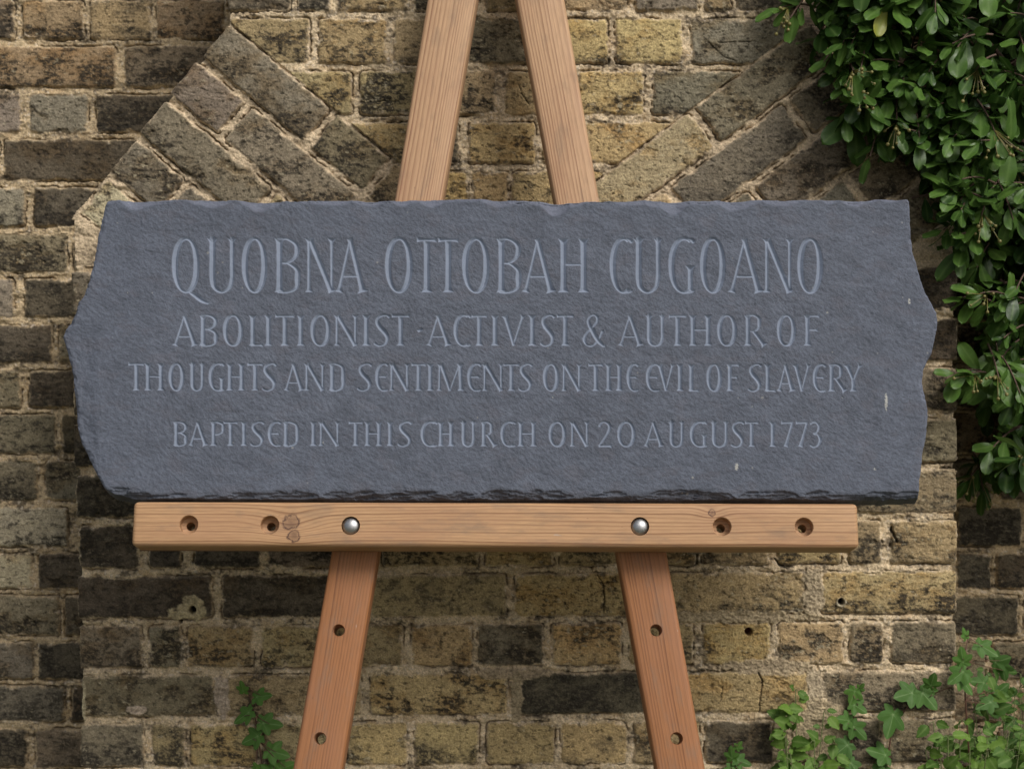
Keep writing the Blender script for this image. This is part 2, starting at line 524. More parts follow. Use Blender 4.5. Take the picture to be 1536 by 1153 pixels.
right_rows = {11: [(1436, 1533, 'k')], 12: [(1436, 1487, 'k'), (1496, 1590, 'k')], 13: [(1430, 1527, 'k'), (1538, 1640, 'd')],
              14: [(1432, 1478, 'd'), (1488, 1590, 'd')], 15: [(1430, 1515, 'd'), (1526, 1620, 'd')], 16: [(1430, 1490, 'd'), (1500, 1600, 'd')]}
rr = np.random.default_rng(5)
rows = []
for k in range(-12, 25):
    if 0 <= k < 17: y0, y1 = my[k], my[k + 1]
    elif k < 0: y0, y1 = -5 + 68.5 * k, -5 + 68.5 * (k + 1)
    else: y0, y1 = 1156 + 68.5 * (k - 17), 1156 + 68.5 * (k - 16)
    given = left_rows.get(k, []) + right_rows.get(k, [])
    lst = list(given)
    lo = min([g[0] for g in left_rows.get(k, [(335, 0, 0)])]) - 10
    x = lo
    n = 0
    while x > -1500:                       # on to the left, outside the picture
        L = 94 if (n + k) % 2 else 190
        lst.append((x - L, x, "dgkmo"[rr.integers(5)])); x -= L + 10; n += 1
    x = max([g[1] for g in right_rows.get(k, left_rows.get(k, [(0, 335, 0)]))]) + 10
    while x < 3100:                        # behind the buttress and on to the right
        L = 94 if (n + k) % 2 else 190
        lst.append((x, x + L, "dkkd"[rr.integers(4)])); x += L + 10; n += 1
    for (a0, a1, tn) in lst:
        WF.brick(ID, a0, a1, y0 + 5.5, y1 - 5.5, tn)
WF.finish()
X = (WF.PX - 768) * WK / 1000; Z = ZC + (576.5 - WF.PY) * WK / 1000
V = np.stack([X, REC - WF.H / 1000, Z], -1).reshape(-1, 3)
wall = empty("brick_wall", (0, REC, 0))
tag(wall, "old soot-stained yellow brick wall with a projecting buttress and sloping tumbled brickwork", "wall")
link("wall_face", mesh_np("wall_face", V, grid_faces(len(wys), len(wxs)), {"col": WF.C.reshape(-1, 3)}), M_BRICK, wall)
del V, X, Z

# ---- the buttress
bxs = np.arange(96, 1452, FINE)
bys = np.concatenate([np.arange(-760, -40, 5.0), np.arange(-40, 1165, FINE), np.arange(1165, 1630, 5.0)])
BF = Field(bxs, bys, (0.52, 0.42, 0.30), 70)
LA, RA = R(39.8), R(36.6)
LFR, RFR = rot_frame(LA), rot_frame(RA, True)
TL0, TR0 = -197.0, 747.0            # first joint of the tumbled courses
la, lb = LFR[0](BF.PX, BF.PY)
ra, rb = RFR[0](BF.PX, BF.PY)
in_left = (lb > TL0 + 2) & (la < 700) & (BF.PX < 768) & (BF.PY < 400)
in_right = (rb > TR0 + 2) & (ra < -480) & (BF.PX > 768) & (BF.PY < 400)

def hrow(y0, y1, items, slope=0.0):
    fr = row_frame(slope, 115)
    for it in items:
        BF.brick(fr, it[0], it[1], y0 + 6, y1 - 6, it[2])
# courses above the picture
for k in range(10):
    y1 = -58 - 76 * k; x = 338 - (0 if k % 2 else 0); n = 0
    while x < 1195:
        L = 100 if (n % 2 == k % 2) else 206
        BF.brick(ID, x, min(x + L, 1200), y1 - 70, y1, "ymgd"[rr.integers(4)]); x += L + 10; n += 1
hrow(-58, 22, [(340, 435, 'd'), (447, 496, 'd'), (505, 612, 'm'), (622, 718, 'd'), (732, 836, 'm'), (846, 940, 'm'), (953, 1048, 'g'), (1059, 1096, 'm'), (1107, 1202, 'd')])
hrow(22, 101, [(345, 464, 'm'), (477, 579, 'm'), (591, 692, 'm'), (702, 800, 'd'), (810, 912, 'y'), (924, 1023, 'y'), (1037, 1200, 'g')])
hrow(101, 178, [(420, 527, 'm'), (540, 632, 'm'), (644, 744, 'm'), (758, 860, 'm'), (868, 965, 'y'), (979, 1110, 's')])
hrow(178, 251, [(500, 630, 'm'), (640, 688, 'd'), (703, 803, 'y'), (813, 868, 'm'), (878, 1010, 'y')])
hrow(251, 326, [(560, 606, 'm'), (616, 701, 'y'), (708, 761, 'y'), (768, 850, 'y'), (862, 960, 'y')])
# hidden behind the slab, seen only past its ends
for k in range(5):
    y0 = 326 + k * 76.0; x = 100 - 8; n = k
    first = [(101, 205), (101, 205), (97, 150), (108, 212), (108, 160)][k]
    items = [(first[0], first[1], 's' if k < 2 else 'k')]
    x = first[1] + 10
    while x < 1340:
        L = 100 if n % 2 else 206
        if 1340 - x < 150: L = 1330 - x
        items.append((x, x + L, 'm')); x += L + 10; n += 1
    items.append((1340, 1439, 'kkkdd'[k]))
    hrow(y0, y0 + 76, items, -0.006)
SL = -0.0064
hrow(706, 783, [(112, 318, 'k'), (330, 430, 'm'), (440, 640, 'm'), (650, 760, 'y'), (770, 980, 'm'), (990, 1090, 'm'), (1100, 1275, 'y'), (1287, 1438, 'o')], SL)
hrow(783, 859, [(118, 208, 'k'), (224, 271, 'k'), (291, 390, 'k'), (400, 560, 'd'), (573, 718, 'm'), (729, 830, 'y'), (841, 930, 'm'), (941, 1044, 'm'), (1053, 1152, 'm'), (1166, 1262, 'y'), (1274, 1322, 'o'), (1337, 1438, 'm')], SL)
hrow(859, 934, [(115, 318, 'k'), (333, 545, 'k'), (556, 759, 'm'), (772, 990, 'y'), (1003, 1206, 'y'), (1234, 1437, 'm')], SL)
hrow(934, 1008, [(117, 212, 'd'), (223, 271, 'd'), (281, 379, 'm'), (392, 486, 'm'), (497, 603, 'm'), (617, 708, 'y'), (717, 815, 'd'), (829, 932, 'y'), (944, 1040, 'm'), (1055, 1155, 'y'), (1168, 1265, 'm'), (1276, 1325, 'd'), (1337, 1435, 'd')], SL)
hrow(1008, 1081, [(122, 322, 'd'), (340, 541, 'm'), (555, 762, 'y'), (780, 978, 'k'), (990, 1213, 'y'), (1235, 1436, 'd')], SL)
hrow(1081, 1156, [(119, 215, 'd'), (228, 277, 'm'), (286, 384, 'm'), (395, 510, 'm'), (521, 611, 'y'), (622, 718, 'y'), (730, 832, 'y'), (842, 940, 'y'), (951, 1048, 'm'), (1058, 1160, 'k'), (1195, 1262, 't'), (1275, 1320, 'd'), (1335, 1435, 'd')], SL)
for k in range(7):
    y0 = 1156 + 75 * k; x = 119; n = k
    while x < 1430:
        L = 206 if n % 2 == 0 else 100
        if 1437 - x - L < 60: L = 1437 - x
        BF.brick(row_frame(SL, 115), x, x + L, y0 + 6, y0 + 69, "ymd"[rr.integers(3)]); x += L + 10; n += 1
# the tumbled courses: clear the ground under them, then lay bricks square to the slope
for msk in (in_left, in_right):
    g = -5.0 + 5.0 * sstep(-0.25, 0.45, fbm(BF.PX / 80, BF.PY / 34, 5, 3)) + 1.7 * BF.grain + 1.6 * BF.mid
    BF.H[msk] = g[msk]; BF.B[msk] = 0; BF.dmin[msk] = 99
    mc = np.array([0.51, 0.41, 0.30]) * (1 + 0.25 * BF.grain[..., None] + 0.2 * BF.mid[..., None])
    dirt = sstep(0.0, 0.5, BF.spk * 0.6 + BF.blot * 0.6)[..., None]
    mc = lerp(mc, np.array([0.10, 0.08, 0.06]), dirt * 0.65)
    BF.C[msk] = mc[msk]
def tum(fr, j, a0, items):
    b = a0 + 74.0 * j if fr is LFR else a0 + 73.2 * j
    for (p, q, tn, lift) in items:
        BF.brick(fr, p, q, b + 5.0, b + 69.0, tn, lift)
tum(LFR, 0, TL0, [(287, 485, 's', 2.5), (498, 600, 'd', 0), (611, 800, 'm', 0)])
tum(LFR, 1, TL0, [(282, 379, 's', 1.5), (393, 596, 'd', 1), (607, 800, 'm', 0)])
tum(LFR, 2, TL0, [(287, 492, 's', 3.0), (503, 700, 'm', 0)])
tum(LFR, 3, TL0, [(290, 384, 's', 1.0), (395, 600, 's', 0)])
tum(LFR, 4, TL0, [(296, 500, 'p', -1)])
tum(RFR, 0, TR0, [(-956, -742, 's', 2), (-729, -525, 't', 1), (-514, -400, 'y', 0)])
tum(RFR, 1, TR0, [(-956, -862, 'd', 1), (-849, -640, 's', 1), (-628, -500, 't', 0)])
tum(RFR, 2, TR0, [(-956, -742, 's', 2), (-730, -560, 's', 0)])
tum(RFR, 3, TR0, [(-956, -866, 'd', 0), (-853, -650, 's', 1)])
tum(RFR, 4, TR0, [(-956, -750, 'd', 0)])
BF.finish()
# thick patched mortar, drilled holes and their filler
def patch(cx, cy, rx, ry, col, amount, seed, raise_=1.5):
    m = ((BF.PX - cx) / rx) ** 2 + ((BF.PY - cy) / ry) ** 2 + 1.0 * fbm(BF.PX / 16, BF.PY / 16, seed, 4, 0.6)
    k = sstep(1.15, 0.8, m)
    BF.C = lerp(BF.C, np.array(col) * np.array([0.88, 0.84, 0.74]) * (1 + 0.5 * BF.grain[..., None] + 0.35 * BF.mid[..., None] + 0.3 * BF.spk[..., None]), (k * amount)[..., None])
    BF.H = lerp(BF.H, raise_ + 1.9 * BF.grain + 1.8 * BF.mid + 1.2 * BF.spk, k * amount)
patch(1220, 890, 16, 40, (0.44, 0.37, 0.28), 0.95, 81)
patch(1110, 925, 130, 9, (0.42, 0.35, 0.25), 0.8, 82)
patch(1150, 1000, 75, 12, (0.46, 0.38, 0.28), 0.9, 83)
patch(1222, 1035, 14, 44, (0.46, 0.39, 0.30), 0.95, 84)
patch(1235, 1100, 40, 55, (0.42, 0.35, 0.25), 0.8, 85)
patch(770, 1010, 55, 9, (0.38, 0.31, 0.23), 0.8, 86)
patch(775, 1045, 9, 40, (0.37, 0.31, 0.22), 0.9, 87)
patch(332, 1045, 11, 36, (0.45, 0.38, 0.33), 0.9, 88)
patch(284, 918, 32, 12, (0.50, 0.43, 0.29), 0.95, 89)
patch(288, 905, 16, 14, (0.50, 0.43, 0.29), 0.95, 90)
patch(1262, 903, 7, 7, (0.50, 0.45, 0.36), 0.8, 91)
patch(205, 1065, 14, 7, (0.50, 0.42, 0.36), 0.9, 92)
patch(124, 1050, 5, 34, (0.50, 0.45, 0.33), 0.9, 93)
patch(116, 830, 4, 26, (0.50, 0.45, 0.33), 0.9, 94)
patch(200, 262, 26, 8, (0.42, 0.36, 0.28), 0.0, 95)
for (hx, hy, hr, hc) in [(289, 914, 5.2, (0.02, 0.018, 0.015)), (1262, 902, 4.6, (0.02, 0.018, 0.015)), (1123, 947, 5.5, (0.10, 0.03, 0.02)), (271, 932, 2.5, (0.02, 0.02, 0.02))]:
    q = np.hypot(BF.PX - hx, (BF.PY - hy))
    k = sstep(hr + 0.8, hr - 0.8, q)
    BF.H = lerp(BF.H, -22.0, k); BF.C = lerp(BF.C, np.array(hc), k[..., None])
# cracks through single bricks
def crack(pts, wd=1.0):
    d = np.full_like(BF.H, 99.0)
    x0, x1 = min(p[0] for p in pts) - 8, max(p[0] for p in pts) + 8
    y0, y1 = min(p[1] for p in pts) - 8, max(p[1] for p in pts) + 8
    i0, i1 = np.searchsorted(bxs, [x0, x1]); j0, j1 = np.searchsorted(bys, [y0, y1]); S = (slice(j0, j1), slice(i0, i1))
    px = BF.PX[S] + 2.5 * BF.spk[S]; py = BF.PY[S] + 1.5 * BF.spk[S]
    dd = np.full(px.shape, 99.0)
    for (ax, ay), (bx, by) in zip(pts[:-1], pts[1:]):
        L2 = (bx - ax) ** 2 + (by - ay) ** 2
        t = np.clip(((px - ax) * (bx - ax) + (py - ay) * (by - ay)) / L2, 0, 1)
        dd = np.minimum(dd, np.hypot(px - ax - t * (bx - ax), py - ay - t * (by - ay)))
    k = sstep(wd + 0.6, wd - 0.9, dd + 0.7 * np.abs(BF.mid[S]))
    BF.H[S] = BF.H[S] - 4.5 * k
    BF.C[S] = lerp(BF.C[S], np.array([0.03, 0.025, 0.02]), (0.9 * k)[..., None])
crack([(896, 862), (905, 875), (907, 895), (905, 920)])
crack([(1137, 1008), (1144, 1022), (1140, 1045), (1139, 1068)], 1.2)
crack([(1085, 1028), (1082, 1040), (1081, 1052)], 0.7)
crack([(1163, 838), (1168, 846), (1180, 852)], 1.6)
crack([(541, 154), (575, 151), (598, 152)], 0.8)
crack([(778, 128), (785, 145), (793, 156)], 0.8)
crack([(1338, 790), (1340, 800), (1345, 812)], 1.8)
crack([(1060, 60), (1085, 85), (1105, 92)], 0.6)
crack([(1078, 64), (1110, 63), (1135, 62)], 0.7)

# outline of the buttress face: brick ends stand proud of the joints at the arrises
def edge_dist():
    x = BF.PX + 0.8 * BF.wx; y = BF.PY + 0.8 * BF.wy
    lo = np.where(y > 330, 104 + np.clip((y - 330) / 800, 0, 1) * 15, 0)
    low = np.minimum(x - lo, 1438 - 0.002 * (y - 330) - x)
    a_l, _ = LFR[0](x, y); a_r, _ = RFR[0](x, y)
    slope = np.minimum(a_l - 284, a_r + 957)
    up = np.minimum(x - 337, 1203 - x)
    top = np.where(y < 300, np.maximum(np.minimum(slope, 900), up), 900)
    return np.where(y < 300, np.maximum(up, slope), np.where(y < 345, np.maximum(np.minimum(slope, low + 0), -99), low))
e = edge_dist()
inside = (e > 0) & ((BF.B > 0.35) | (e > 7))
F = grid_faces(len(bys), len(bxs))
flat_in = inside.ravel()
keep = flat_in[F].all(1)
X = (BF.PX - 768) / 1000; Z = ZC + (576.5 - BF.PY) / 1000
Hh = BF.H.copy()
Hh = Hh - 5.0 * (1 - sstep(0, 7, np.maximum(e, 0))) ** 2
V = np.stack([X, -Hh / 1000, Z], -1).reshape(-1, 3)
Cc = BF.C.reshape(-1, 3)
tl = in_left.ravel()[F].all(1) & keep
tr = in_right.ravel()[F].all(1) & keep
# returns (the side faces running back to the wall)
Fk = F[keep]
E = np.concatenate([Fk[:, [0, 1]], Fk[:, [1, 2]], Fk[:, [2, 3]], Fk[:, [3, 0]]])
key = np.sort(E, 1); kk = key[:, 0].astype(np.int64) * len(V) + key[:, 1]
_, inv_, cnt = np.unique(kk, return_inverse=True, return_counts=True)
BE = E[cnt[inv_] == 1]
nb = len(V)
bi = np.unique(BE)
remap = np.zeros(nb, np.int64); remap[bi] = np.arange(len(bi)) + nb
Vb = V[bi].copy(); Vb[:, 1] = REC + 0.002
V2 = np.concatenate([V, Vb]); C2 = np.concatenate([Cc, Cc[bi]])
SF = np.stack([BE[:, 1], BE[:, 0], remap[BE[:, 0]], remap[BE[:, 1]]], 1)
core = F[keep & ~tl & ~tr]
allF = np.concatenate([core, SF])
butt = link("buttress", sub_mesh("buttress", V2, allF, {"col": C2}, np.ones(len(allF), bool)), M_BRICK, wall)
link("tumbled_brickwork", sub_mesh("tumbled_brickwork", V, F, {"col": Cc}, tl), M_BRICK, butt)["label"] = "smoky grey tumbled bricks sloping down to the right"
link("tumbled_brickwork", sub_mesh("tumbled_brickwork", V, F, {"col": Cc}, tr), M_BRICK, butt)["label"] = "tan and grey tumbled bricks sloping down to the left"
del V, V2, C2, Cc, allF, core, SF, F, Fk, E, key, kk, WF, BF

# ------------------------------------------------------------------ ground
def make_ground():
    n = 90
    xs = np.linspace(-12, 12, n); ys = np.linspace(-14, 0.5, n)
    PX, PY = np.meshgrid(xs, ys)
    H = 0.012 * fbm(PX / 0.8, PY / 0.8, 55, 4) - 0.012
    me = mesh_np("ground", np.stack([PX, PY, H], -1).reshape(-1, 3), grid_faces(n, n)[:, ::-1])
    t = NT("gravelly_soil")
    c = t.coord()
    nz = t.noise(c, 60, 6, 0.7)
    t.color(t.mix(t.mapr(t.noise(c, 3, 5), 0.35, 0.65), t.mix(nz, (0.11, 0.09, 0.065), (0.26, 0.23, 0.185)), t.mix(nz, (0.035, 0.06, 0.02), (0.09, 0.12, 0.045))))
    t.rough(0.95); t.bump(nz, 0.6, 0.01)
    return tag(link("ground", me, t.m), kind="structure")
make_ground()

# ------------------------------------------------------------------ the raked plane the easel and slab share
RAKE = R(13.5)
ET = Vector((0, math.sin(RAKE), math.cos(RAKE)))
EN = Vector((0, -math.cos(RAKE), math.sin(RAKE)))
PL = Vector((0, -0.28, ZC - 0.19))          # a point of the legs' front faces
CAMP = Vector((0, -D, ZC))
def unproj(px, py, off):
    """pixel -> (s, t) on the raked plane standing off in front of the legs' faces"""
    d = Vector(((px - 768) / 1000 / D, 1, (576.5 - py) / 1000 / D))
    q = PL + EN * off
    p = CAMP + d * ((q - CAMP).dot(EN) / d.dot(EN))
    v = p - q
    return v.x, v.dot(ET)
def raked(s, t, off):
    return PL + Vector((s, 0, 0)) + ET * t + EN * off

# ------------------------------------------------------------------ the slate plaque
THK = 0.040
outline = [(160, 298), (230, 299), (300, 297), (372, 299), (430, 300), (500, 298), (560, 300), (640, 297), (720, 296), (800, 298), (860, 300), (905, 300), (960, 297), (1030, 299), (1100, 298), (1170, 297),
           (1230, 297), (1290, 298), (1340, 296), (1362, 297), (1366, 302), (1367, 330), (1369, 360), (1372, 380), (1378, 400), (1383, 420), (1388, 435), (1397, 450), (1407, 470),
           (1408, 485), (1404, 510), (1399, 530), (1391, 545), (1387, 556), (1386, 575), (1391, 600), (1394, 622), (1392, 648), (1387, 675), (1384, 700), (1380, 720), (1381, 747),
           (1330, 749), (1240, 750), (1100, 749), (960, 750), (800, 749), (640, 750), (480, 749), (330, 749), (205, 749), (168, 741), (155, 732), (149, 722), (140, 705), (132, 690), (120, 665), (113, 640), (111, 612), (110, 590), (108, 570),
           (104, 550), (98, 527), (92, 505), (97, 492), (104, 481), (112, 466), (116, 452), (124, 442), (131, 420), (137, 400), (140, 385), (145, 355), (150, 330), (155, 310)]
sc_ = [unproj(x, y, THK) for x, y in outline]
s0, s1 = min(p[0] for p in sc_) - 0.006, max(p[0] for p in sc_) + 0.006
t0, t1 = min(p[1] for p in sc_) - 0.006, max(p[1] for p in sc_) + 0.006
STEP = 0.00078
ss = np.arange(s0, s1, STEP); ts = np.arange(t1, t0, -STEP)
SS, TT = np.meshgrid(ss, ts)
Q = PL + EN * THK
WX = Q.x + SS; WY = Q.y + TT * ET.y; WZ = Q.z + TT * ET.z
PX, PY = proj(WX, WY, WZ)

def poly_sd(px, py, poly):
    """signed distance, positive inside; also which edge is nearest"""
    best = np.full(px.shape, 1e9); ins = np.zeros(px.shape, bool)
    n = len(poly)
    for i in range(n):
        ax, ay = poly[i]; bx, by = poly[(i + 1) % n]
        L2 = (bx - ax) ** 2 + (by - ay) ** 2
        t = np.clip(((px - ax) * (bx - ax) + (py - ay) * (by - ay)) / L2, 0, 1)
        best = np.minimum(best, (px - ax - t * (bx - ax)) ** 2 + (py - ay - t * (by - ay)) ** 2)
        if ay != by:
            c = ((ay > py) != (by > py)) & (px < (bx - ax) * (py - ay) / (by - ay) + ax)
            ins ^= c
    return np.where(ins, 1, -1) * np.sqrt(best)
jx = 1.6 * fbm(PX / 24, PY / 24, 61, 4, 0.6); jy = 1.6 * fbm(PX / 24, PY / 24, 62, 4, 0.6)
ed = poly_sd(PX + jx, PY + jy, outline)

th = R(33)
ga = PX * math.cos(th) + PY * math.sin(th); gb = -PX * math.sin(th) + PY * math.cos(th)
swirl = 18 * fbm(PX / 260, PY / 260, 63, 3)
tex = 0.75 * fbm((ga + swirl) / 7.5, (gb + swirl) / 5.4, 64, 4, 0.7) + 0.40 * fbm((ga) / 40, (gb + swirl) / 22, 65, 3)
SH = 1.3 * tex + 1.6 * fbm(PX / 240, PY / 170, 66, 3)
tear = sstep(0.36, 0.62, fbm(PX / 34, PY / 15, 67, 4, 0.6))
lay = fbm(PX / 150 + swirl / 60, PY / 95, 167, 4, 0.55) * 3.0
SH = SH - 0.35 * tear - 0.40 * (np.floor(lay) + sstep(0.75, 1.0, lay - np.floor(lay)))   # low broken layers
# dressed edges: chips along the top and sides, split layers along the bottom
dt = PY - 297.5; db = 750 - PY
x_ = PX
chipn = np.abs(perlin(x_ / 88, x_ * 0, 68)) * 30 + np.abs(perlin(x_ / 45, x_ * 0 + 3, 69)) * 11 + 3.5
chipn = chipn + 2.0 * fbm(PX / 26, PY / 10, 70, 3)
top_in = np.maximum(chipn - dt, 0)
SH = SH - (0.50 * top_in + 0.6 * np.sqrt(np.maximum(top_in, 0)))
side = 5 + 7 * np.maximum(0, fbm(PX / 40, PY / 40, 71, 3)) + 3 * fbm(PX / 9, PY / 9, 72, 3)
is_side = (dt > 6) & (db > 14)
s_in = np.where(is_side, np.maximum(side - ed, 0), 0)
SH = SH - 0.75 * s_in
left_flake = sstep(0, 1, (150 - PX + 10 * fbm(PX / 30, PY / 30, 73, 3)) / 26) * sstep(470, 520, PY) * sstep(760, 700, PY)
SH = SH - 3.5 * left_flake
bn = 10 + 14 * np.clip(fbm(x_ / 120, x_ * 0 + 9, 74, 3) + 0.25, 0, 1) + 9 * np.abs(perlin(x_ / 48, x_ * 0 + 5, 75))
bn = bn + 4 * fbm(PX / 40, PY / 7, 174, 3)
b_in = np.maximum(bn - db, 0) / 24.0
layer = np.maximum(b_in * 4.5 + 1.6 * fbm((PX + 40 * b_in) / 70, PY / 6 + PX / 260, 76, 5, 0.6) * np.minimum(1, b_in * 2.5), 0)
fl = np.floor(layer); fr_ = layer - fl
stepped = fl + sstep(0.82, 1.0, fr_)
SH = SH - np.where(b_in > 0, 2.7 * stepped + 4.0 * b_in + 9 * b_in ** 2, 0)
lic = np.zeros_like(SH)
for (cx, cy, rx, ry, sd_) in [(1329, 603, 2.6, 16, 77), (1105, 700, 3.5, 6, 78), (1364, 452, 2, 5, 79), (1313, 703, 3, 2, 80)]:
    lic = np.maximum(lic, sstep(1.2, 0.7, ((PX - cx) / rx) ** 2 + ((PY - cy) / ry) ** 2 + 1.7 * np.abs(fbm(PX / 5, PY / 5, sd_, 3))))
lic = np.maximum(lic, sstep(0.90, 0.98, perlin(PX / 7.5, PY / 7.5, 180) + 0.25 * fbm(PX / 90, PY / 90, 181, 2)) * 0.5)

# ---- lettering cut with a V-chisel
DEPTH = np.zeros_like(SH)
LINE = np.zeros(SH.shape, np.int8)
K = 1.1                       # slope of the cut
rowpy = PY[:, 0]; colpx = PX[len(ts) // 2]
def carve(xa, xb, ya, yb, fn, line):
    i0, i1 = np.searchsorted(colpx, [xa - 8, xb + 8]); j0, j1 = np.searchsorted(rowpy, [ya - 8, yb + 8])
    S = (slice(max(j0, 0), j1), slice(max(i0, 0), i1))
    d = fn(PX[S], PY[S])
    m = d > 0
    DEPTH[S] = np.maximum(DEPTH[S], d)
    L_ = LINE[S]; L_[m] = line
def straight(p, q, w0, w1, sf0, sf1, hw_ref):
    """stem from p to q, half widths w0..w1, flare (serif) at either end"""
    def fn(x, y):
        dx, dy = q[0] - p[0], q[1] - p[1]; L = math.hypot(dx, dy); ux, uy = dx / L, dy / L
        a = (x - p[0]) * ux + (y - p[1]) * uy; b = np.abs(-(x - p[0]) * uy + (y - p[1]) * ux)
        wd = w0 + (w1 - w0) * np.clip(a / L, 0, 1)
        mid = 1 - 0.10 * np.sin(np.pi * np.clip(a / L, 0, 1))
        fl = hw_ref * 1.7
        wd = wd * mid + sf0 * hw_ref * np.clip(1 - a / fl, 0, 1) ** 2 + sf1 * hw_ref * np.clip(1 - (L - a) / fl, 0, 1) ** 2
        return np.minimum(wd - b, np.minimum(a, L - a) * 1.0)
    return fn
def curve(pts):
    """pts: (x, y, halfwidth) chain"""
    def fn(x, y):
        out = np.full(x.shape, -9.0)
        for (ax, ay, aw), (bx, by, bw) in zip(pts[:-1], pts[1:]):
            L2 = (bx - ax) ** 2 + (by - ay) ** 2 + 1e-9
            t = np.clip(((x - ax) * (bx - ax) + (y - ay) * (by - ay)) / L2, 0, 1)
            out = np.maximum(out, aw + (bw - aw) * t - np.hypot(x - ax - t * (bx - ax), y - ay - t * (by - ay)))
        return out
    return fn
def spline(ctrl, n=9):
    """Catmull-Rom through (x, y, w)"""
    P = [np.array(c, float) for c in ctrl]
    P = [2 * P[0] - P[1]] + P + [2 * P[-1] - P[-2]]
    out = []
    for i in range(1, len(P) - 2):
        for k in range(n):
            t = k / n
            out.append(0.5 * ((2 * P[i]) + (-P[i - 1] + P[i + 1]) * t + (2 * P[i - 1] - 5 * P[i] + 4 * P[i + 1] - P[i + 2]) * t * t + (-P[i - 1] + 3 * P[i] - 3 * P[i + 1] + P[i + 2]) * t ** 3))
    out.append(P[-2])
    return [tuple(o) for o in out]
def arc(cx, cy, rx, ry, a0, a1, wf, n=30, p=2.15):
    o = []
    for k in range(n + 1):
        a = R(a0 + (a1 - a0) * k / n); c, s_ = math.cos(a), math.sin(a)
        sx = math.copysign(abs(c) ** (2 / p), c); sy = math.copysign(abs(s_) ** (2 / p), s_)
        o.append((cx + rx * sx, cy - ry * sy, wf(a)))
    return o
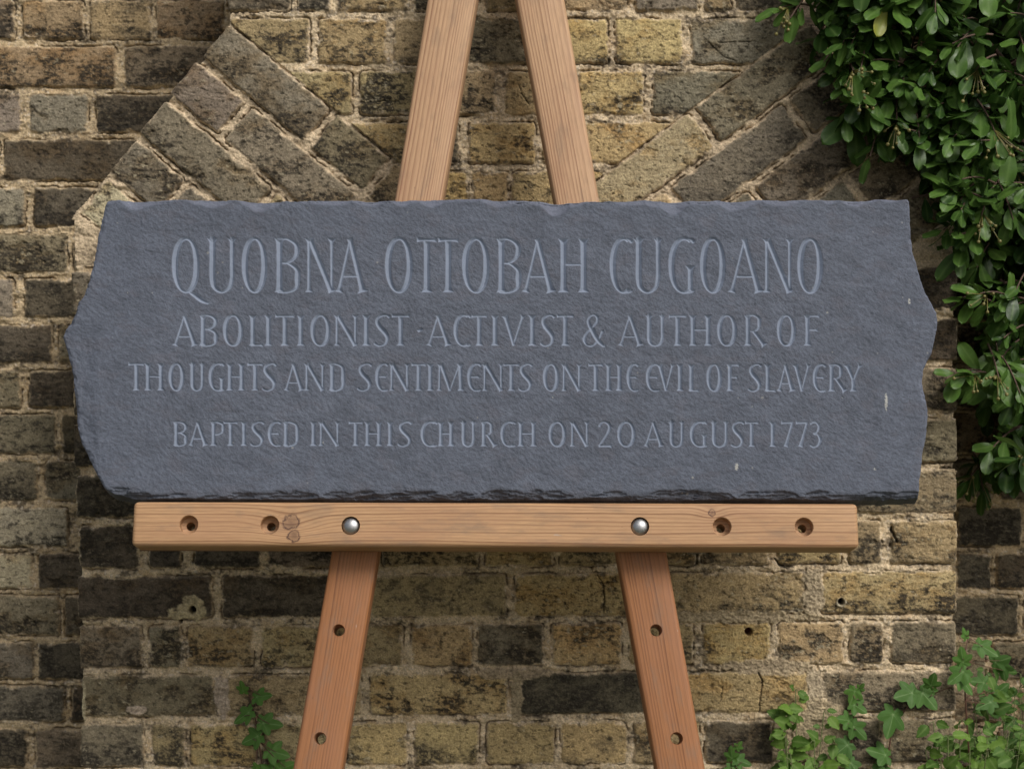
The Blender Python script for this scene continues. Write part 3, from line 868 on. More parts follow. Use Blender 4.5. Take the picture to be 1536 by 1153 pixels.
def glyph(ch, x0, x1, yt, yb, st, tn, line):
    """st, tn: half widths of thick and thin strokes"""
    W, Hh_ = x1 - x0, yb - yt
    X_ = lambda u: x0 + u * W
    Y_ = lambda v: yb - v * Hh_
    def S(u0, v0, u1, v1, wa, wb=None, f0=0.75, f1=0.75, dx0=0, dx1=0):
        wb = wa if wb is None else wb
        p = (X_(u0) + dx0, Y_(v0)); q = (X_(u1) + dx1, Y_(v1))
        carve(min(p[0], q[0]) - 6, max(p[0], q[0]) + 6, min(p[1], q[1]) - 3, max(p[1], q[1]) + 3, straight(p, q, wa, wb, f0, f1, st), line)
    def C(pts):
        xs_ = [p[0] for p in pts]; ys_ = [p[1] for p in pts]
        carve(min(xs_) - 6, max(xs_) + 6, min(ys_) - 6, max(ys_) + 6, curve(pts), line)
    def CS(ctrl, n=9): C(spline([(X_(u), Y_(v), w_) for u, v, w_ in ctrl], n))
    thick = lambda a: tn + (st * 0.98 - tn) * abs(math.cos(a + 0.22)) ** 1.3
    bl = lambda a: tn + (st - tn) * max(0, math.cos(a)) ** 1.2
    if ch in 'OQ0':
        C(arc((x0 + x1) / 2, (yt + yb) / 2, W / 2 - st * .8, Hh_ / 2 - tn * .4, 0, 360, thick, 44))
        if ch == 'Q':
            CS([(0.62, 0.0, tn * .6), (0.80, -0.04, st * .75), (1.05, -0.135, st * 0.8), (1.28, -0.19, st * .5), (1.42, -0.19, 0.3)])
    elif ch == 'C':
        C(arc(x0 + W * .62, (yt + yb) / 2, W * .62 - st * .8, Hh_ / 2 - tn * .3, 68, 292, thick, 30) )
        CS([(.80, .985, tn), (.93, .975, tn * 1.1), (1.0, .945, tn * 1.3)]); CS([(.80, .012, tn), (.92, .015, tn), (1.0, .035, tn * .9)])
    elif ch == 'G':
        C(arc(x0 + W * .62, (yt + yb) / 2, W * .62 - st * .8, Hh_ / 2 - tn * .3, 66, 292, thick, 30))
        CS([(.80, .985, tn), (.92, .975, tn * 1.1), (.99, .94, tn * 1.3)]); CS([(.72, .008, tn), (.86, .012, tn), (1.0, .035, tn)])
        S(.88, .50, .88, .01, st * .85, st * .85, .8, .1)
    elif ch == 'E':          # round-backed E
        C(arc(x0 + W * .72, (yt + yb) / 2, W * .72 - st * .8, Hh_ / 2 - tn * .3, 78, 282, thick, 28))
        CS([(.80, .985, tn), (.92, .972, tn * 1.2), (1.0, .945, tn * 1.3)]); CS([(.80, .012, tn), (.92, .02, tn), (1.0, .04, tn)])
        S(.06, .52, .92, .52, tn, tn, 0, .25)
    elif ch == 'U':
        C(spline([(X_(0) + st, Y_(.98), st * .95), (X_(0) + st, Y_(.6), st * .92), (X_(0.0) + st, Y_(.26), st * .95), (X_(.15) + st * .5, Y_(.09), st * .75), (X_(.5), Y_(.008), tn),
                  (X_(.85) - st * .4, Y_(.09), tn * 1.3), (X_(1) - st * .75, Y_(.28), st * .72), (X_(1) - st * .75, Y_(.6), st * .7), (X_(1) - st * .75, Y_(.98), st * .72)], 8))
        S(0, 1.0, 0, .8, st, st, .8, 0, st, st); S(1, 1.0, 1, .8, st * .72, st * .72, .8, 0, -st * .75, -st * .75)
    elif ch == 'B':
        S(0, 1, 0, 0, st, st, .6, .6, st, st)
        C(spline([(X_(.10), Y_(.985), tn), (X_(.45), Y_(.985), tn), (X_(.78), Y_(.90), st * .7), (X_(.86), Y_(.77), st * .85), (X_(.74), Y_(.63), st * .6), (X_(.45), Y_(.55), tn), (X_(.2), Y_(.545), tn * .7)]))
        C(spline([(X_(.2), Y_(.545), tn * .7), (X_(.5), Y_(.535), tn), (X_(.84), Y_(.42), st * .7), (X_(1) - st * .9, Y_(.27), st * .95), (X_(.82), Y_(.09), st * .6), (X_(.5), Y_(.012), tn), (X_(.1), Y_(.012), tn)]))
    elif ch == 'D':
        S(0, 1, 0, 0, st, st, .6, .6, st, st)
        C(spline([(X_(.10), Y_(.985), tn), (X_(.40), Y_(.98), tn), (X_(.80), Y_(.86), st * .7), (X_(1) - st * .9, Y_(.5), st), (X_(.80), Y_(.14), st * .7), (X_(.40), Y_(.012), tn), (X_(.1), Y_(.012), tn)]))
    elif ch in 'PR':
        S(0, 1, 0, 0, st, st, .6, .75, st, st)
        e_ = .97 if ch == 'P' else .74
        C(spline([(X_(.10), Y_(.985), tn), (X_(.40), Y_(.985), tn), (X_(e_ * .86), Y_(.90), st * .7), (X_(e_) - st * .6, Y_(.74), st * .85), (X_(e_ * .84), Y_(.57), st * .6), (X_(.42), Y_(.475), tn), (X_(.26), Y_(.475), tn * .6)]))
        if ch == 'R': S(.36, .50, .93, 0, st * .75, st * .95, 0, .7)
    elif ch == 'A':
        S(.47, 1.0, .07, 0, tn * .9, tn * 1.25, .15, .8); S(.44, 1.0, .90, 0, st * .75, st * .95, .15, .8)
        S(.22, .30, .78, .30, tn * .9, tn * .9, 0, 0)
    elif ch == 'V':
        S(.10, 1.0, .52, 0, st * .95, st * .7, .7, 0); S(.93, 1.0, .48, 0, tn * 1.2, tn * .8, .7, 0)
    elif ch == 'N':
        S(.06, 1, .06, 0, tn * 1.2, tn * 1.2, .9, .75); S(.94, 1, .94, 0, tn * 1.2, tn * 1.1, .9, .1); S(.08, 1, .95, 0, st * .85, st * .95, .2, .2)
    elif ch == 'M':
        S(.06, 1, .04, 0, tn * 1.2, tn * 1.2, .8, .75); S(.10, 1, .49, 0, st * .9, st * .75, .2, 0); S(.88, 1, .48, 0, tn, tn * .8, .2, 0); S(.89, 1, .93, 0, st * .95, st * .95, .6, .75)
    elif ch == 'H':
        S(0, 1, 0, 0, st, st, .75, .75, st, st); S(1, 1, 1, 0, st, st, .75, .75, -st, -st); S(.10, .52, .90, .52, tn, tn, 0, 0)
    elif ch in 'I1':
        S(.5, 1, .5, 0, st, st, .75, .8)
    elif ch == 'T':
        S(.5, .97, .5, 0, st, st, 0, .8); S(0, .965, 1, .965, tn * 1.15, tn * 1.15, .25, .25)
    elif ch == 'L':
        S(0, 1, 0, 0, st, st, .75, .5, st, st); S(.05, .025, 1, .03, tn, tn * 1.1, 0, .35)
    elif ch == 'F':
        S(0, 1, 0, 0, st, st, .6, .75, st, st); S(.05, .965, 1, .97, tn, tn * 1.1, 0, .45); S(.12, .52, .86, .52, tn, tn, 0, .35)
    elif ch == 'Y':
        S(.10, 1, .50, .42, st * .95, st * .8, .7, 0); S(.92, 1, .52, .42, tn * 1.2, tn, .7, 0); S(.5, .48, .5, 0, st * .95, st * .95, 0, .75)
    elif ch == 'S':
        CS([(.98, .94, tn * 1.3), (.80, .985, tn), (.52, .98, tn * 1.1), (.22, .90, st * .7), (.15, .76, st * .85), (.34, .60, st), (.66, .44, st), (.86, .27, st * .85), (.76, .09, st * .6), (.44, .012, tn), (.18, .02, tn), (.0, .07, tn * 1.2)], 8)
    elif ch == '&':
        CS([(.90, .0, st * .6), (.66, .18, st), (.38, .52, st * .95), (.22, .78, st * .7), (.30, .94, tn), (.48, 1.0, tn), (.62, .92, tn * 1.3), (.60, .76, st * .6), (.38, .58, tn), (.14, .40, st * .6), (.04, .22, st * .75), (.12, .06, st * .5), (.32, .0, tn), (.52, .06, tn), (.72, .25, tn), (.86, .47, tn * 1.3)], 8)
        S(.80, .02, 1.0, .0, tn, tn, 0, .4)
    elif ch == '2':
        CS([(.10, .84, tn * 1.4), (.26, .96, tn), (.50, .985, tn * 1.2), (.78, .88, st * .8), (.80, .70, st * .8), (.58, .44, st * .6), (.28, .20, tn * 1.1), (.08, .05, tn)])
        S(.02, .035, 1.0, .035, tn * 1.4, tn * 1.4, .1, .4)
    elif ch == '3':
        CS([(.06, .93, tn), (.30, .985, tn), (.62, .95, st * .6), (.80, .80, st * .75), (.62, .60, st * .5), (.36, .53, tn), (.66, .49, st * .5), (.92, .30, st * .9), (.72, .08, st * .6), (.34, .0, tn), (.05, .05, tn)])
    elif ch == '7':
        S(.0, .965, 1.0, .965, tn * 1.2, tn * 1.2, .35, 0); S(.93, .98, .38, 0, tn * 1.1, st * .95, 0, .3)
    elif ch == '.':
        carve(x0, x1, yt, yb, lambda x, y: 4.2 - np.abs((x - (x0 + x1) / 2) * 0.75 + (y - (yt + yb) / 2) * .45) - np.abs((y - (yt + yb) / 2) * 1.1), line)

L1 = [('Q', 258, 299), ('U', 313.5, 352), ('O', 363, 400.5), ('B', 414, 451), ('N', 461, 500), ('A', 505, 549),
      ('O', 578, 618.7), ('T', 625, 655.6), ('T', 657, 688), ('O', 693.5, 734), ('B', 747, 782.5), ('A', 785, 832), ('H', 840, 880.5),
      ('C', 915, 947), ('U', 953, 991), ('G', 1003, 1040), ('O', 1050.5, 1088), ('A', 1094, 1144), ('N', 1148, 1187), ('O', 1196.5, 1234)]
L2 = [('A', 260, 296), ('B', 300.5, 327), ('O', 334.6, 364.3), ('L', 375, 394.7), ('I', 397, 408), ('T', 412.5, 442), ('I', 445.5, 456.5), ('O', 465.7, 495.4), ('N', 503.5, 535), ('I', 544, 555),
      ('S', 562.6, 584), ('T', 587.4, 614.6), ('.', 624, 636), ('A', 641, 676), ('C', 680.4, 705), ('T', 707, 731), ('I', 737, 748), ('V', 754, 787), ('I', 793, 804), ('S', 812, 831.5), ('T', 834.8, 861), ('&', 875, 908.5),
      ('A', 928.5, 964), ('U', 970, 996.5), ('T', 1003, 1030), ('H', 1035.4, 1066), ('O', 1076, 1105), ('R', 1118, 1149.5), ('O', 1165.6, 1193.6), ('F', 1207.6, 1230)]
L3 = [('T', 192.4, 216.6), ('H', 218.3, 244.8), ('O', 253, 276.5), ('U', 285, 306), ('G', 313, 335.4), ('H', 341.3, 366), ('T', 371, 394.7), ('S', 394.7, 414), ('A', 427, 455.5), ('N', 458.5, 485.5), ('D', 494.7, 518),
      ('S', 537.4, 557), ('E', 563, 581), ('N', 586, 612.5), ('T', 617, 639), ('I', 640.5, 650.5), ('M', 657.5, 694), ('E', 701, 720.5), ('N', 725.5, 753.5), ('T', 755, 779.4), ('S', 779.4, 798), ('O', 814.5, 838.7), ('N', 844.5, 870.5),
      ('T', 882.5, 904.8), ('H', 909.4, 932.6), ('E', 940, 956.5), ('E', 969, 988), ('V', 987, 1011), ('I', 1015, 1025), ('L', 1033.4, 1048.6), ('O', 1059.8, 1083), ('F', 1091.4, 1109), ('S', 1123.6, 1141.5), ('L', 1148, 1164),
      ('A', 1167, 1191.5), ('V', 1191, 1215), ('E', 1219.4, 1237.5), ('R', 1244, 1270), ('Y', 1267.5, 1292.5)]
L4 = [('B', 261, 281.5), ('A', 284, 311), ('P', 317, 337), ('T', 334.8, 356.8), ('I', 361, 371), ('S', 377, 395.5), ('E', 401.8, 420), ('D', 425.5, 449), ('I', 465, 475), ('N', 480, 508), ('T', 522.6, 544.6), ('H', 548, 571.7), ('I', 580, 590),
      ('S', 598, 616.8), ('C', 631, 655), ('H', 658, 680), ('U', 692, 712.5), ('R', 722.4, 744.5), ('C', 750.8, 772.5), ('H', 778, 803.6), ('O', 823, 849), ('N', 857, 882), ('2', 897.4, 918), ('0', 926, 953), ('A', 967, 995), ('U', 1004, 1025.5),
      ('G', 1035, 1059.5), ('U', 1067.7, 1091.6), ('S', 1098, 1115.5), ('T', 1117.4, 1138), ('1', 1154, 1164), ('7', 1171.6, 1190), ('7', 1193.6, 1212), ('3', 1215.6, 1232)]
for ch, a, b in L1: glyph(ch, a, b, 356.8 + (a - 258) * 0.001, 438.2 + (a - 258) * 0.001, 5.2, 2.5, 1)
for ch, a, b in L2:
    if ch == '.': glyph(ch, a, b, 488, 502, 0, 0, 2)
    else: glyph(ch, a, b, 472.2, 518.6, 3.9, 1.95, 2)
for ch, a, b in L3: glyph(ch, a, b, 544.5 + (a - 192) * 0.0016, 585.6 + (a - 192) * 0.0012, 3.55, 1.8, 3)
for ch, a, b in L4: glyph(ch, a, b, 632.2, 668.3 + (a - 261) * 0.0018, 3.3, 1.75, 4)
MMPX = 0.865                                       # millimetres per photograph pixel on the slab
cut = np.maximum(DEPTH, 0)
flatten = sstep(0, 1.2, cut)
SH = SH * (1 - 0.5 * flatten)
SHm = SH * MMPX - cut * K * MMPX
# colour
base = np.array([0.090, 0.102, 0.132])
SCOL = base * (1 + 0.34 * tex[..., None] + 0.10 * fbm(PX / 120, PY / 90, 83, 4)[..., None])
warm = sstep(0.05, 0.5, fbm(PX / 40, PY / 24, 84, 4, 0.6))[..., None]
SCOL = lerp(SCOL, np.array([0.098, 0.097, 0.117]), warm * 0.35)
chipc = np.clip(sstep(0, 4, top_in) * 0.8 + sstep(0, 3, s_in) * 0.5, 0, 1)[..., None]
SCOL = lerp(SCOL, np.array([0.135, 0.148, 0.192]) * (1 + 0.15 * tex[..., None]), chipc)
SCOL = lerp(SCOL, np.array([0.055, 0.055, 0.060]) * (1 + 0.2 * tex[..., None]), (sstep(0, 0.5, b_in) * 0.3)[..., None])  # bottom edge tinted darker: part of its underside shade is in the colour
SCOL = lerp(SCOL, np.array([0.45, 0.44, 0.40]), (lic * 0.75)[..., None])
SCOL = lerp(SCOL, np.array([0.215, 0.252, 0.325]) * (1 + 0.08 * tex[..., None]), (sstep(0, 0.8, cut) * 0.85)[..., None])
# fall away to the back at the outline
drop = sstep(2.0, -2.2, ed)
off = THK * 1000 + SHm
off = lerp(off, 1.0, drop)
inside = ed > -2.2
F = grid_faces(len(ts), len(ss))
keep = inside.ravel()[F].all(1)
P = np.stack([SS, TT, off / 1000 - THK], -1).reshape(-1, 3)
lineF = np.where((LINE.ravel()[F] > 0).all(1), LINE.ravel()[F].max(1), 0)
RM = Matrix(((1, 0, 0), (0, ET.y, EN.y), (0, ET.z, EN.z))).to_4x4()
MW = Matrix.Translation(PL + EN * THK) @ RM
M_SLATE = mat_slate("riven_slate", False); M_CUT = mat_slate("cut_slate", True)
plq = link("slate_plaque", sub_mesh("slate_plaque", P, F, {"col": SCOL.reshape(-1, 3)}, keep & (lineF == 0)), M_SLATE, None, MW)
tag(plq, "blue-grey riven slate plaque with carved lettering and chipped edges resting on the easel", "plaque")
for k, words in ((1, "tallest top line of carved letters, a name"), (2, "second line of carved letters with an ampersand"), (3, "third and widest line of carved letters"), (4, "bottom line of carved letters with a date")):
    o = link("inscription", sub_mesh("inscription", P, F, {"col": SCOL.reshape(-1, 3)}, keep & (lineF == k)), M_CUT, plq, MW)
    o["label"] = words
# back of the slab
bm = bmesh.new()
vs = [bm.verts.new((x, y, 0.0009 - THK)) for x, y in sc_]
bm.faces.new(vs)
me = bpy.data.meshes.new("back_face"); bm.to_mesh(me); bm.free()
at_ = me.color_attributes.new("col", 'FLOAT_COLOR', 'POINT')
at_.data.foreach_set("color", np.tile(np.array([0.1, 0.104, 0.125, 1], np.float32), len(me.vertices)))
link("back_face", me, M_SLATE, plq, MW)
del P, F, SCOL, DEPTH, LINE, SS, TT, WX, WY, WZ

# ------------------------------------------------------------------ the easel
easel = empty("wooden_easel", (0, PL.y - 0.2, 0))
tag(easel, "sturdy pine easel with a drilled ledge standing before the brick buttress", "easel")

def lathe_bm(bm, profile, origin, ax, seg=28):
    """profile (r, h) along the axis ax; closed with caps"""
    ax = Vector(ax).normalized(); u = ax.orthogonal().normalized(); v = ax.cross(u)
    rings = []
    for r, h in profile:
        rings.append([bm.verts.new(Vector(origin) + ax * h + (u * math.cos(2 * math.pi * k / seg) + v * math.sin(2 * math.pi * k / seg)) * r) for k in range(seg)])
    for a, b in zip(rings[:-1], rings[1:]):
        for k in range(seg):
            bm.faces.new((a[k], a[(k + 1) % seg], b[(k + 1) % seg], b[k]))
    bm.faces.new(rings[0][::-1]); bm.faces.new(rings[-1])

def drill(bm_board, cutters, mat):
    """subtract lathe-shaped drill holes from a board; returns a mesh"""
    me = bpy.data.meshes.new("tmp"); bm_board.to_mesh(me); bm_board.free()
    o = bpy.data.objects.new("tmp", me); COL.objects.link(o)
    bm = bmesh.new()
    for (org, prof) in cutters: lathe_bm(bm, prof, org, (0, 0, 1))
    bmesh.ops.recalc_face_normals(bm, faces=bm.faces[:])
    mc = bpy.data.meshes.new("tmpc"); bm.to_mesh(mc); bm.free()
    c = bpy.data.objects.new("tmpc", mc); COL.objects.link(c)
    md = o.modifiers.new("b", 'BOOLEAN'); md.operation = 'DIFFERENCE'; md.object = c; md.solver = 'EXACT'
    dg = bpy.context.evaluated_depsgraph_get()
    out = bpy.data.meshes.new_from_object(o.evaluated_get(dg))
    bpy.data.objects.remove(o); bpy.data.objects.remove(c)
    for p in out.polygons: p.use_smooth = True
    try: out.set_sharp_from_angle(angle=R(32))
    except Exception: pass
    out.materials.clear()
    out.materials.append(mat)
    return out

# ledge: local X along the ledge, Y up the rake, Z towards the viewer
BAR_T = 0.052
bl, tl_ = unproj(200, 753.5, BAR_T); br, tr_ = unproj(1286.5, 756.5, BAR_T)
_, b_lo = unproj(743, 820.0, BAR_T)
_, b_hi = unproj(743, 753.0, BAR_T)
cxs, cyt = (bl + br) / 2, (b_lo + b_hi) / 2
ang = math.atan2(tr_ - tl_, br - bl)
BW, BH = br - bl, b_hi - b_lo
MB_ = Matrix.Translation(raked(cxs, cyt, 0)) @ RM @ Matrix.Rotation(ang, 4, 'Z')
bm = bmesh.new()
bmesh.ops.create_cube(bm, size=1.0, matrix=Matrix.Translation((0, 0, BAR_T / 2)) @ Matrix.Diagonal((BW, BH, BAR_T, 1)))
bmesh.ops.bevel(bm, geom=bm.edges[:], offset=0.0065, segments=4, profile=0.5, affect='EDGES')
# the lower arris is more worn than the others
holes = []
def bar_local(px, py):
    s_, t_ = unproj(px, py, BAR_T)
    p = MB_.inverted() @ raked(s_, t_, BAR_T)
    return p.x, p.y
bolts = []
for px, py, is_bolt in [(283, 786.5, 0), (404.5, 787, 0), (526, 788, 1), (960, 789, 1), (1083, 789.5, 0), (1206, 790, 0)]:
    x, y = bar_local(px, py)
    if is_bolt:
        holes.append(((x, y, 0), [(0.0122, BAR_T - 0.016), (0.0122, BAR_T + 0.002)])); bolts.append((x, y))
    else:
        holes.append(((x, y, 0), [(0.0058, -0.01), (0.0058, BAR_T - 0.016), (0.0118, BAR_T - 0.0145), (0.0120, BAR_T - 0.001), (0.0132, BAR_T + 0.0006)]))
k1 = bar_local(437, 783); k2 = bar_local(441, 803); k3 = bar_local(1068, 769)
M_BAR = mat_wood("pine_ledge", (0.155, 0.068, 0.030), (0.455, 0.272, 0.142), 240.0, (-0.26, -0.06), knots=((k1[0], k1[1], 0.0085, 0.010), (k2[0], k2[1], 0.0065, 0.004), (k3[0], k3[1], 0.0040, 0.006)), seed=1.3, contrast=1.0, rc=0.28, quad=2.5)
ledge = link("ledge", drill(bm, holes, M_BAR), None, easel, MB_)
M_STEEL = mat_plain("worn_steel", (0.40, 0.40, 0.40), 0.42, 1.0, 0.35, 420)
for (x, y) in bolts:
    bm = bmesh.new()
    prof = [(0.0116, 0.0), (0.0116, 0.009)] + [(0.0116 * math.cos(a), 0.010 + 0.0075 * math.sin(a)) for a in np.linspace(0, 1.52, 10)]
    lathe_bm(bm, prof, (x, y, BAR_T - 0.016), (0, 0, 1), 32)
    bmesh.ops.recalc_face_normals(bm, faces=bm.faces[:])
    me = bpy.data.meshes.new("bolt"); bm.to_mesh(me); bm.free()
    for p in me.polygons: p.use_smooth = True
    link("bolt", me, M_STEEL, ledge, MB_)

LEG_D = 0.042
def make_leg(stations, hole_px, mat, apex_py):
    """stations: (py, x left, x right) of the front face, top to bottom"""
    pts = []
    for py, xl, xr in stations:
        a = unproj(xl, py, 0); b = unproj(xr, py, 0)
        pts.append(((a[0] + b[0]) / 2, (a[1] + b[1]) / 2, (b[0] - a[0])))
    # run on to the head and to the ground
    (sa, ta, wa), (sb, tb, wb) = pts[0], pts[1]
    t_top = unproj(768, apex_py, 0)[1]
    g = (t_top - ta) / (tb - ta); pts.insert(0, (sa + (sb - sa) * g, t_top, wa))
    (sa, ta, wa), (sb, tb, wb) = pts[-2], pts[-1]
    t_bot = -(PL.z - 0.004) / ET.z
    g = (t_bot - ta) / (tb - ta); pts.append((sa + (sb - sa) * g, t_bot, wb))
    a, b = Vector(pts[-1][:2]), Vector(pts[0][:2])
    ax = (b - a).normalized(); L = (b - a).length
    ang = math.atan2(ax.y, ax.x)
    org = (a + b) / 2
    M = Matrix.Translation(raked(org.x, org.y, 0)) @ RM @ Matrix.Rotation(ang, 4, 'Z')
    Mi = M.inverted()
    bm = bmesh.new(); rings = []
    for s_, t_, wd in pts:
        wv = wd * abs(math.sin(ang)) / 2
        c = Mi @ raked(s_, t_, 0)
        rings.append([bm.verts.new((c.x, c.y + sg * wv, z)) for sg, z in ((-1, 0), (1, 0), (1, -LEG_D), (-1, -LEG_D))])
    longe = []
    for p, q in zip(rings[:-1], rings[1:]):
        for k in range(4):
            bm.faces.new((p[k], p[(k + 1) % 4], q[(k + 1) % 4], q[k]))
    bm.faces.new(rings[0]); bm.faces.new(rings[-1][::-1])
    bmesh.ops.recalc_face_normals(bm, faces=bm.faces[:])
    bm.edges.ensure_lookup_table()
    longe = [e_ for e_ in bm.edges if len(e_.link_faces) == 2 and e_.link_faces[0].normal.dot(e_.link_faces[1].normal) < 0.5]
    bmesh.ops.bevel(bm, geom=longe, offset=0.0055, segments=3, profile=0.5, affect='EDGES')
    cut_ = []
    for px, py in hole_px:
        s_, t_ = unproj(px, py, 0)
        c = Mi @ raked(s_, t_, 0)
        cut_.append(((c.x, c.y, 0), [(0.0072, -LEG_D - 0.01), (0.0072, -0.003), (0.0090, 0.002)]))
    return link("leg", drill(bm, cut_, mat), None, easel, M), Mi
def leg_local(Mi, px, py):
    s_, t_ = unproj(px, py, 0); p = Mi @ raked(s_, t_, 0)
    return p.x, p.y
LS = [(0, 641, 715), (298, 592, 664), (833, 496, 567), (1153, 439, 513)]
RS = [(0, 775, 847), (299, 832, 899), (833, 926, 1001), (1153, 984.5, 1058)]
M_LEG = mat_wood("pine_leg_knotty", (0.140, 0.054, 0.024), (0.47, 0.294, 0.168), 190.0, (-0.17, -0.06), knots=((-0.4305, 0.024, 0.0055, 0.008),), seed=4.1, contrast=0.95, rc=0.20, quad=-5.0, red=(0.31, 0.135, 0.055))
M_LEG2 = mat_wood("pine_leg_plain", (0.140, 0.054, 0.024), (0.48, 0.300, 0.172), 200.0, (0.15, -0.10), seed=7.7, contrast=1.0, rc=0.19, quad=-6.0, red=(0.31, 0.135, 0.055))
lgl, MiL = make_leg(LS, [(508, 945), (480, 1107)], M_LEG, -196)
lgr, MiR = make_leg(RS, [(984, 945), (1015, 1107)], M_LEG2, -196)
print("knot at", leg_local(MiL, 475, 984), "hole", leg_local(MiL, 508, 945))

# ------------------------------------------------------------------ leaves
def leaf_grid(profile, fold, curl, nr=9, nc=5, tooth=0.0):
    """leaf along +X, flat side up +Z, unit length; returns verts, quads, vein attr"""
    V, ve = [], []
    for i in range(nr):
        t = i / (nr - 1)
        wdt = profile(t) * (1 + (tooth * 1.4 if i % 2 else -tooth * 1.4))
        for j in range(nc):
            v = (j / (nc - 1)) * 2 - 1
            x = t; y = v * wdt; z = fold * abs(y) - curl * t * t + 0.03 * math.sin(t * 9 + v) * abs(v)
            V.append((x, y, z)); ve.append(1 - min(1, abs(v) * 2))
    return np.array(V), grid_faces(nr, nc)[:, ::-1], np.array(ve)
prof_pyra = lambda t: 0.215 * math.sqrt(max(0, 1 - ((t - 0.62) / 0.38) ** 2)) if t > 0.62 else 0.012 + 0.203 * (math.sin(t / 0.62 * math.pi / 2)) ** 1.25
prof_ovate = lambda t: 0.012 + 0.33 * max(0, math.sin(math.pi * min(1, t ** 0.72))) ** 0.9
prof_lance = lambda t: 0.010 + 0.20 * max(0, math.sin(math.pi * min(1, t ** 0.85))) ** 0.9
def ivy_leaf():
    lobes = [(0, 1.0), (58, 0.74), (-58, 0.74), (118, 0.52), (-118, 0.52)]
    nA, nR = 60, 4
    V = [(0, 0, 0)]; ve = [1.0]; T = []
    for i in range(nA):
        a = -180 + 360 * i / nA
        r = 0.30
        for la_, lr in lobes:
            da = abs((a - la_ + 180) % 360 - 180)
            r = max(r, lr * (1 - 0.82 * (min(da, 50) / 50) ** 1.15))
        r = max(r, 0.34 * max(0, 1 - (abs(abs(a) - 180) < 20)))
        if abs(abs(a) - 180) < 14: r = 0.12 + 0.2 * (180 - abs(a)) / 14 * 0.5
        va = max(1 - min(1, abs((a - la_ + 180) % 360 - 180) / 5.0) for la_, _ in lobes)
        for k in range(1, nR + 1):
            q = r * k / nR
            ar = R(a)
            lift = -0.10 * (q ** 2) + 0.05 * math.cos(R(a * 5.2)) * q
            V.append((q * math.cos(ar), q * math.sin(ar), lift)); ve.append(va * (1 - 0.3 * k / nR))
    for i in range(nA):
        b0 = 1 + i * nR; b1 = 1 + ((i + 1) % nA) * nR
        T.append((0, b0, b1))
        for k in range(nR - 1):
            T.append((b0 + k, b0 + k + 1, b1 + k + 1)); T.append((b0 + k, b1 + k + 1, b1 + k))
    return np.array(V) + np.array([0.16, 0, 0]), np.array(T), np.array(ve)
TEMPL = {'pyra': [leaf_grid(prof_pyra, 0.14, 0.12, 13), leaf_grid(prof_pyra, 0.10, 0.26, 13), leaf_grid(prof_pyra, 0.20, -0.06, 13)],
         'ovate': [leaf_grid(prof_ovate, 0.18, 0.15, 11, 5, 0.08), leaf_grid(prof_ovate, 0.08, 0.25, 11, 5, 0.08)],
         'lance': [leaf_grid(prof_lance, 0.2, 0.2), leaf_grid(prof_lance, 0.1, 0.1)],
         'ivy': [ivy_leaf()]}
class Leaves:
    def __init__(s): s.V, s.F, s.ve, s.rn, s.n = [], [], [], [], 0
    def add(s, kind, pos, direction, normal, length, rnd=None, width=1.0):
        V, F, ve = random.choice(TEMPL[kind])
        x = Vector(direction).normalized()
        z = Vector(normal); z = (z - x * z.dot(x))
        if z.length < 1e-4: z = x.orthogonal()
        z.normalize(); y = z.cross(x)
        Rm = np.array([x[:], y[:], z[:]])
        P = (V * np.array([1, width, 1]) * length) @ Rm + np.array(pos[:])
        if F.shape[1] == 4: F = np.concatenate([F[:, [0, 1, 2]], F[:, [0, 2, 3]]])
        s.V.append(P); s.F.append(F + s.n); s.ve.append(ve); s.rn.append(np.full(len(V), random.random() if rnd is None else rnd)); s.n += len(V)
    def build(s, name, mat, parent):
        me = mesh_np(name, np.concatenate(s.V), np.concatenate(s.F), {"vein": np.concatenate(s.ve), "rnd": np.concatenate(s.rn)})
        return link(name, me, mat, parent)
class Tubes:
    def __init__(s): s.V, s.F, s.n = [], [], 0
    def add(s, pts, r0, r1, seg=6):
        pts = [Vector(p) for p in pts]
        rings = []
        for i, p in enumerate(pts):
            d = (pts[min(i + 1, len(pts) - 1)] - pts[max(i - 1, 0)]).normalized()
            u = d.orthogonal().normalized(); v = d.cross(u)
            r = r0 + (r1 - r0) * i / max(1, len(pts) - 1)
            for k in range(seg):
                a = 2 * math.pi * k / seg
                s.V.append((p + (u * math.cos(a) + v * math.sin(a)) * r)[:])
        for i in range(len(pts) - 1):
            for k in range(seg):
                a = s.n + i * seg + k; b = s.n + i * seg + (k + 1) % seg
                s.F.append((a, b, b + seg, a + seg))
        s.n += len(pts) * seg
    def build(s, name, mat, parent):
        return link(name, mesh_np(name, np.array(s.V), np.array(s.F)), mat, parent)
def curve_pts(a, b, sag, n=6):
    a, b = Vector(a), Vector(b)
    return [a.lerp(b, k / n) + Vector(sag) * math.sin(math.pi * k / n) for k in range(n + 1)]

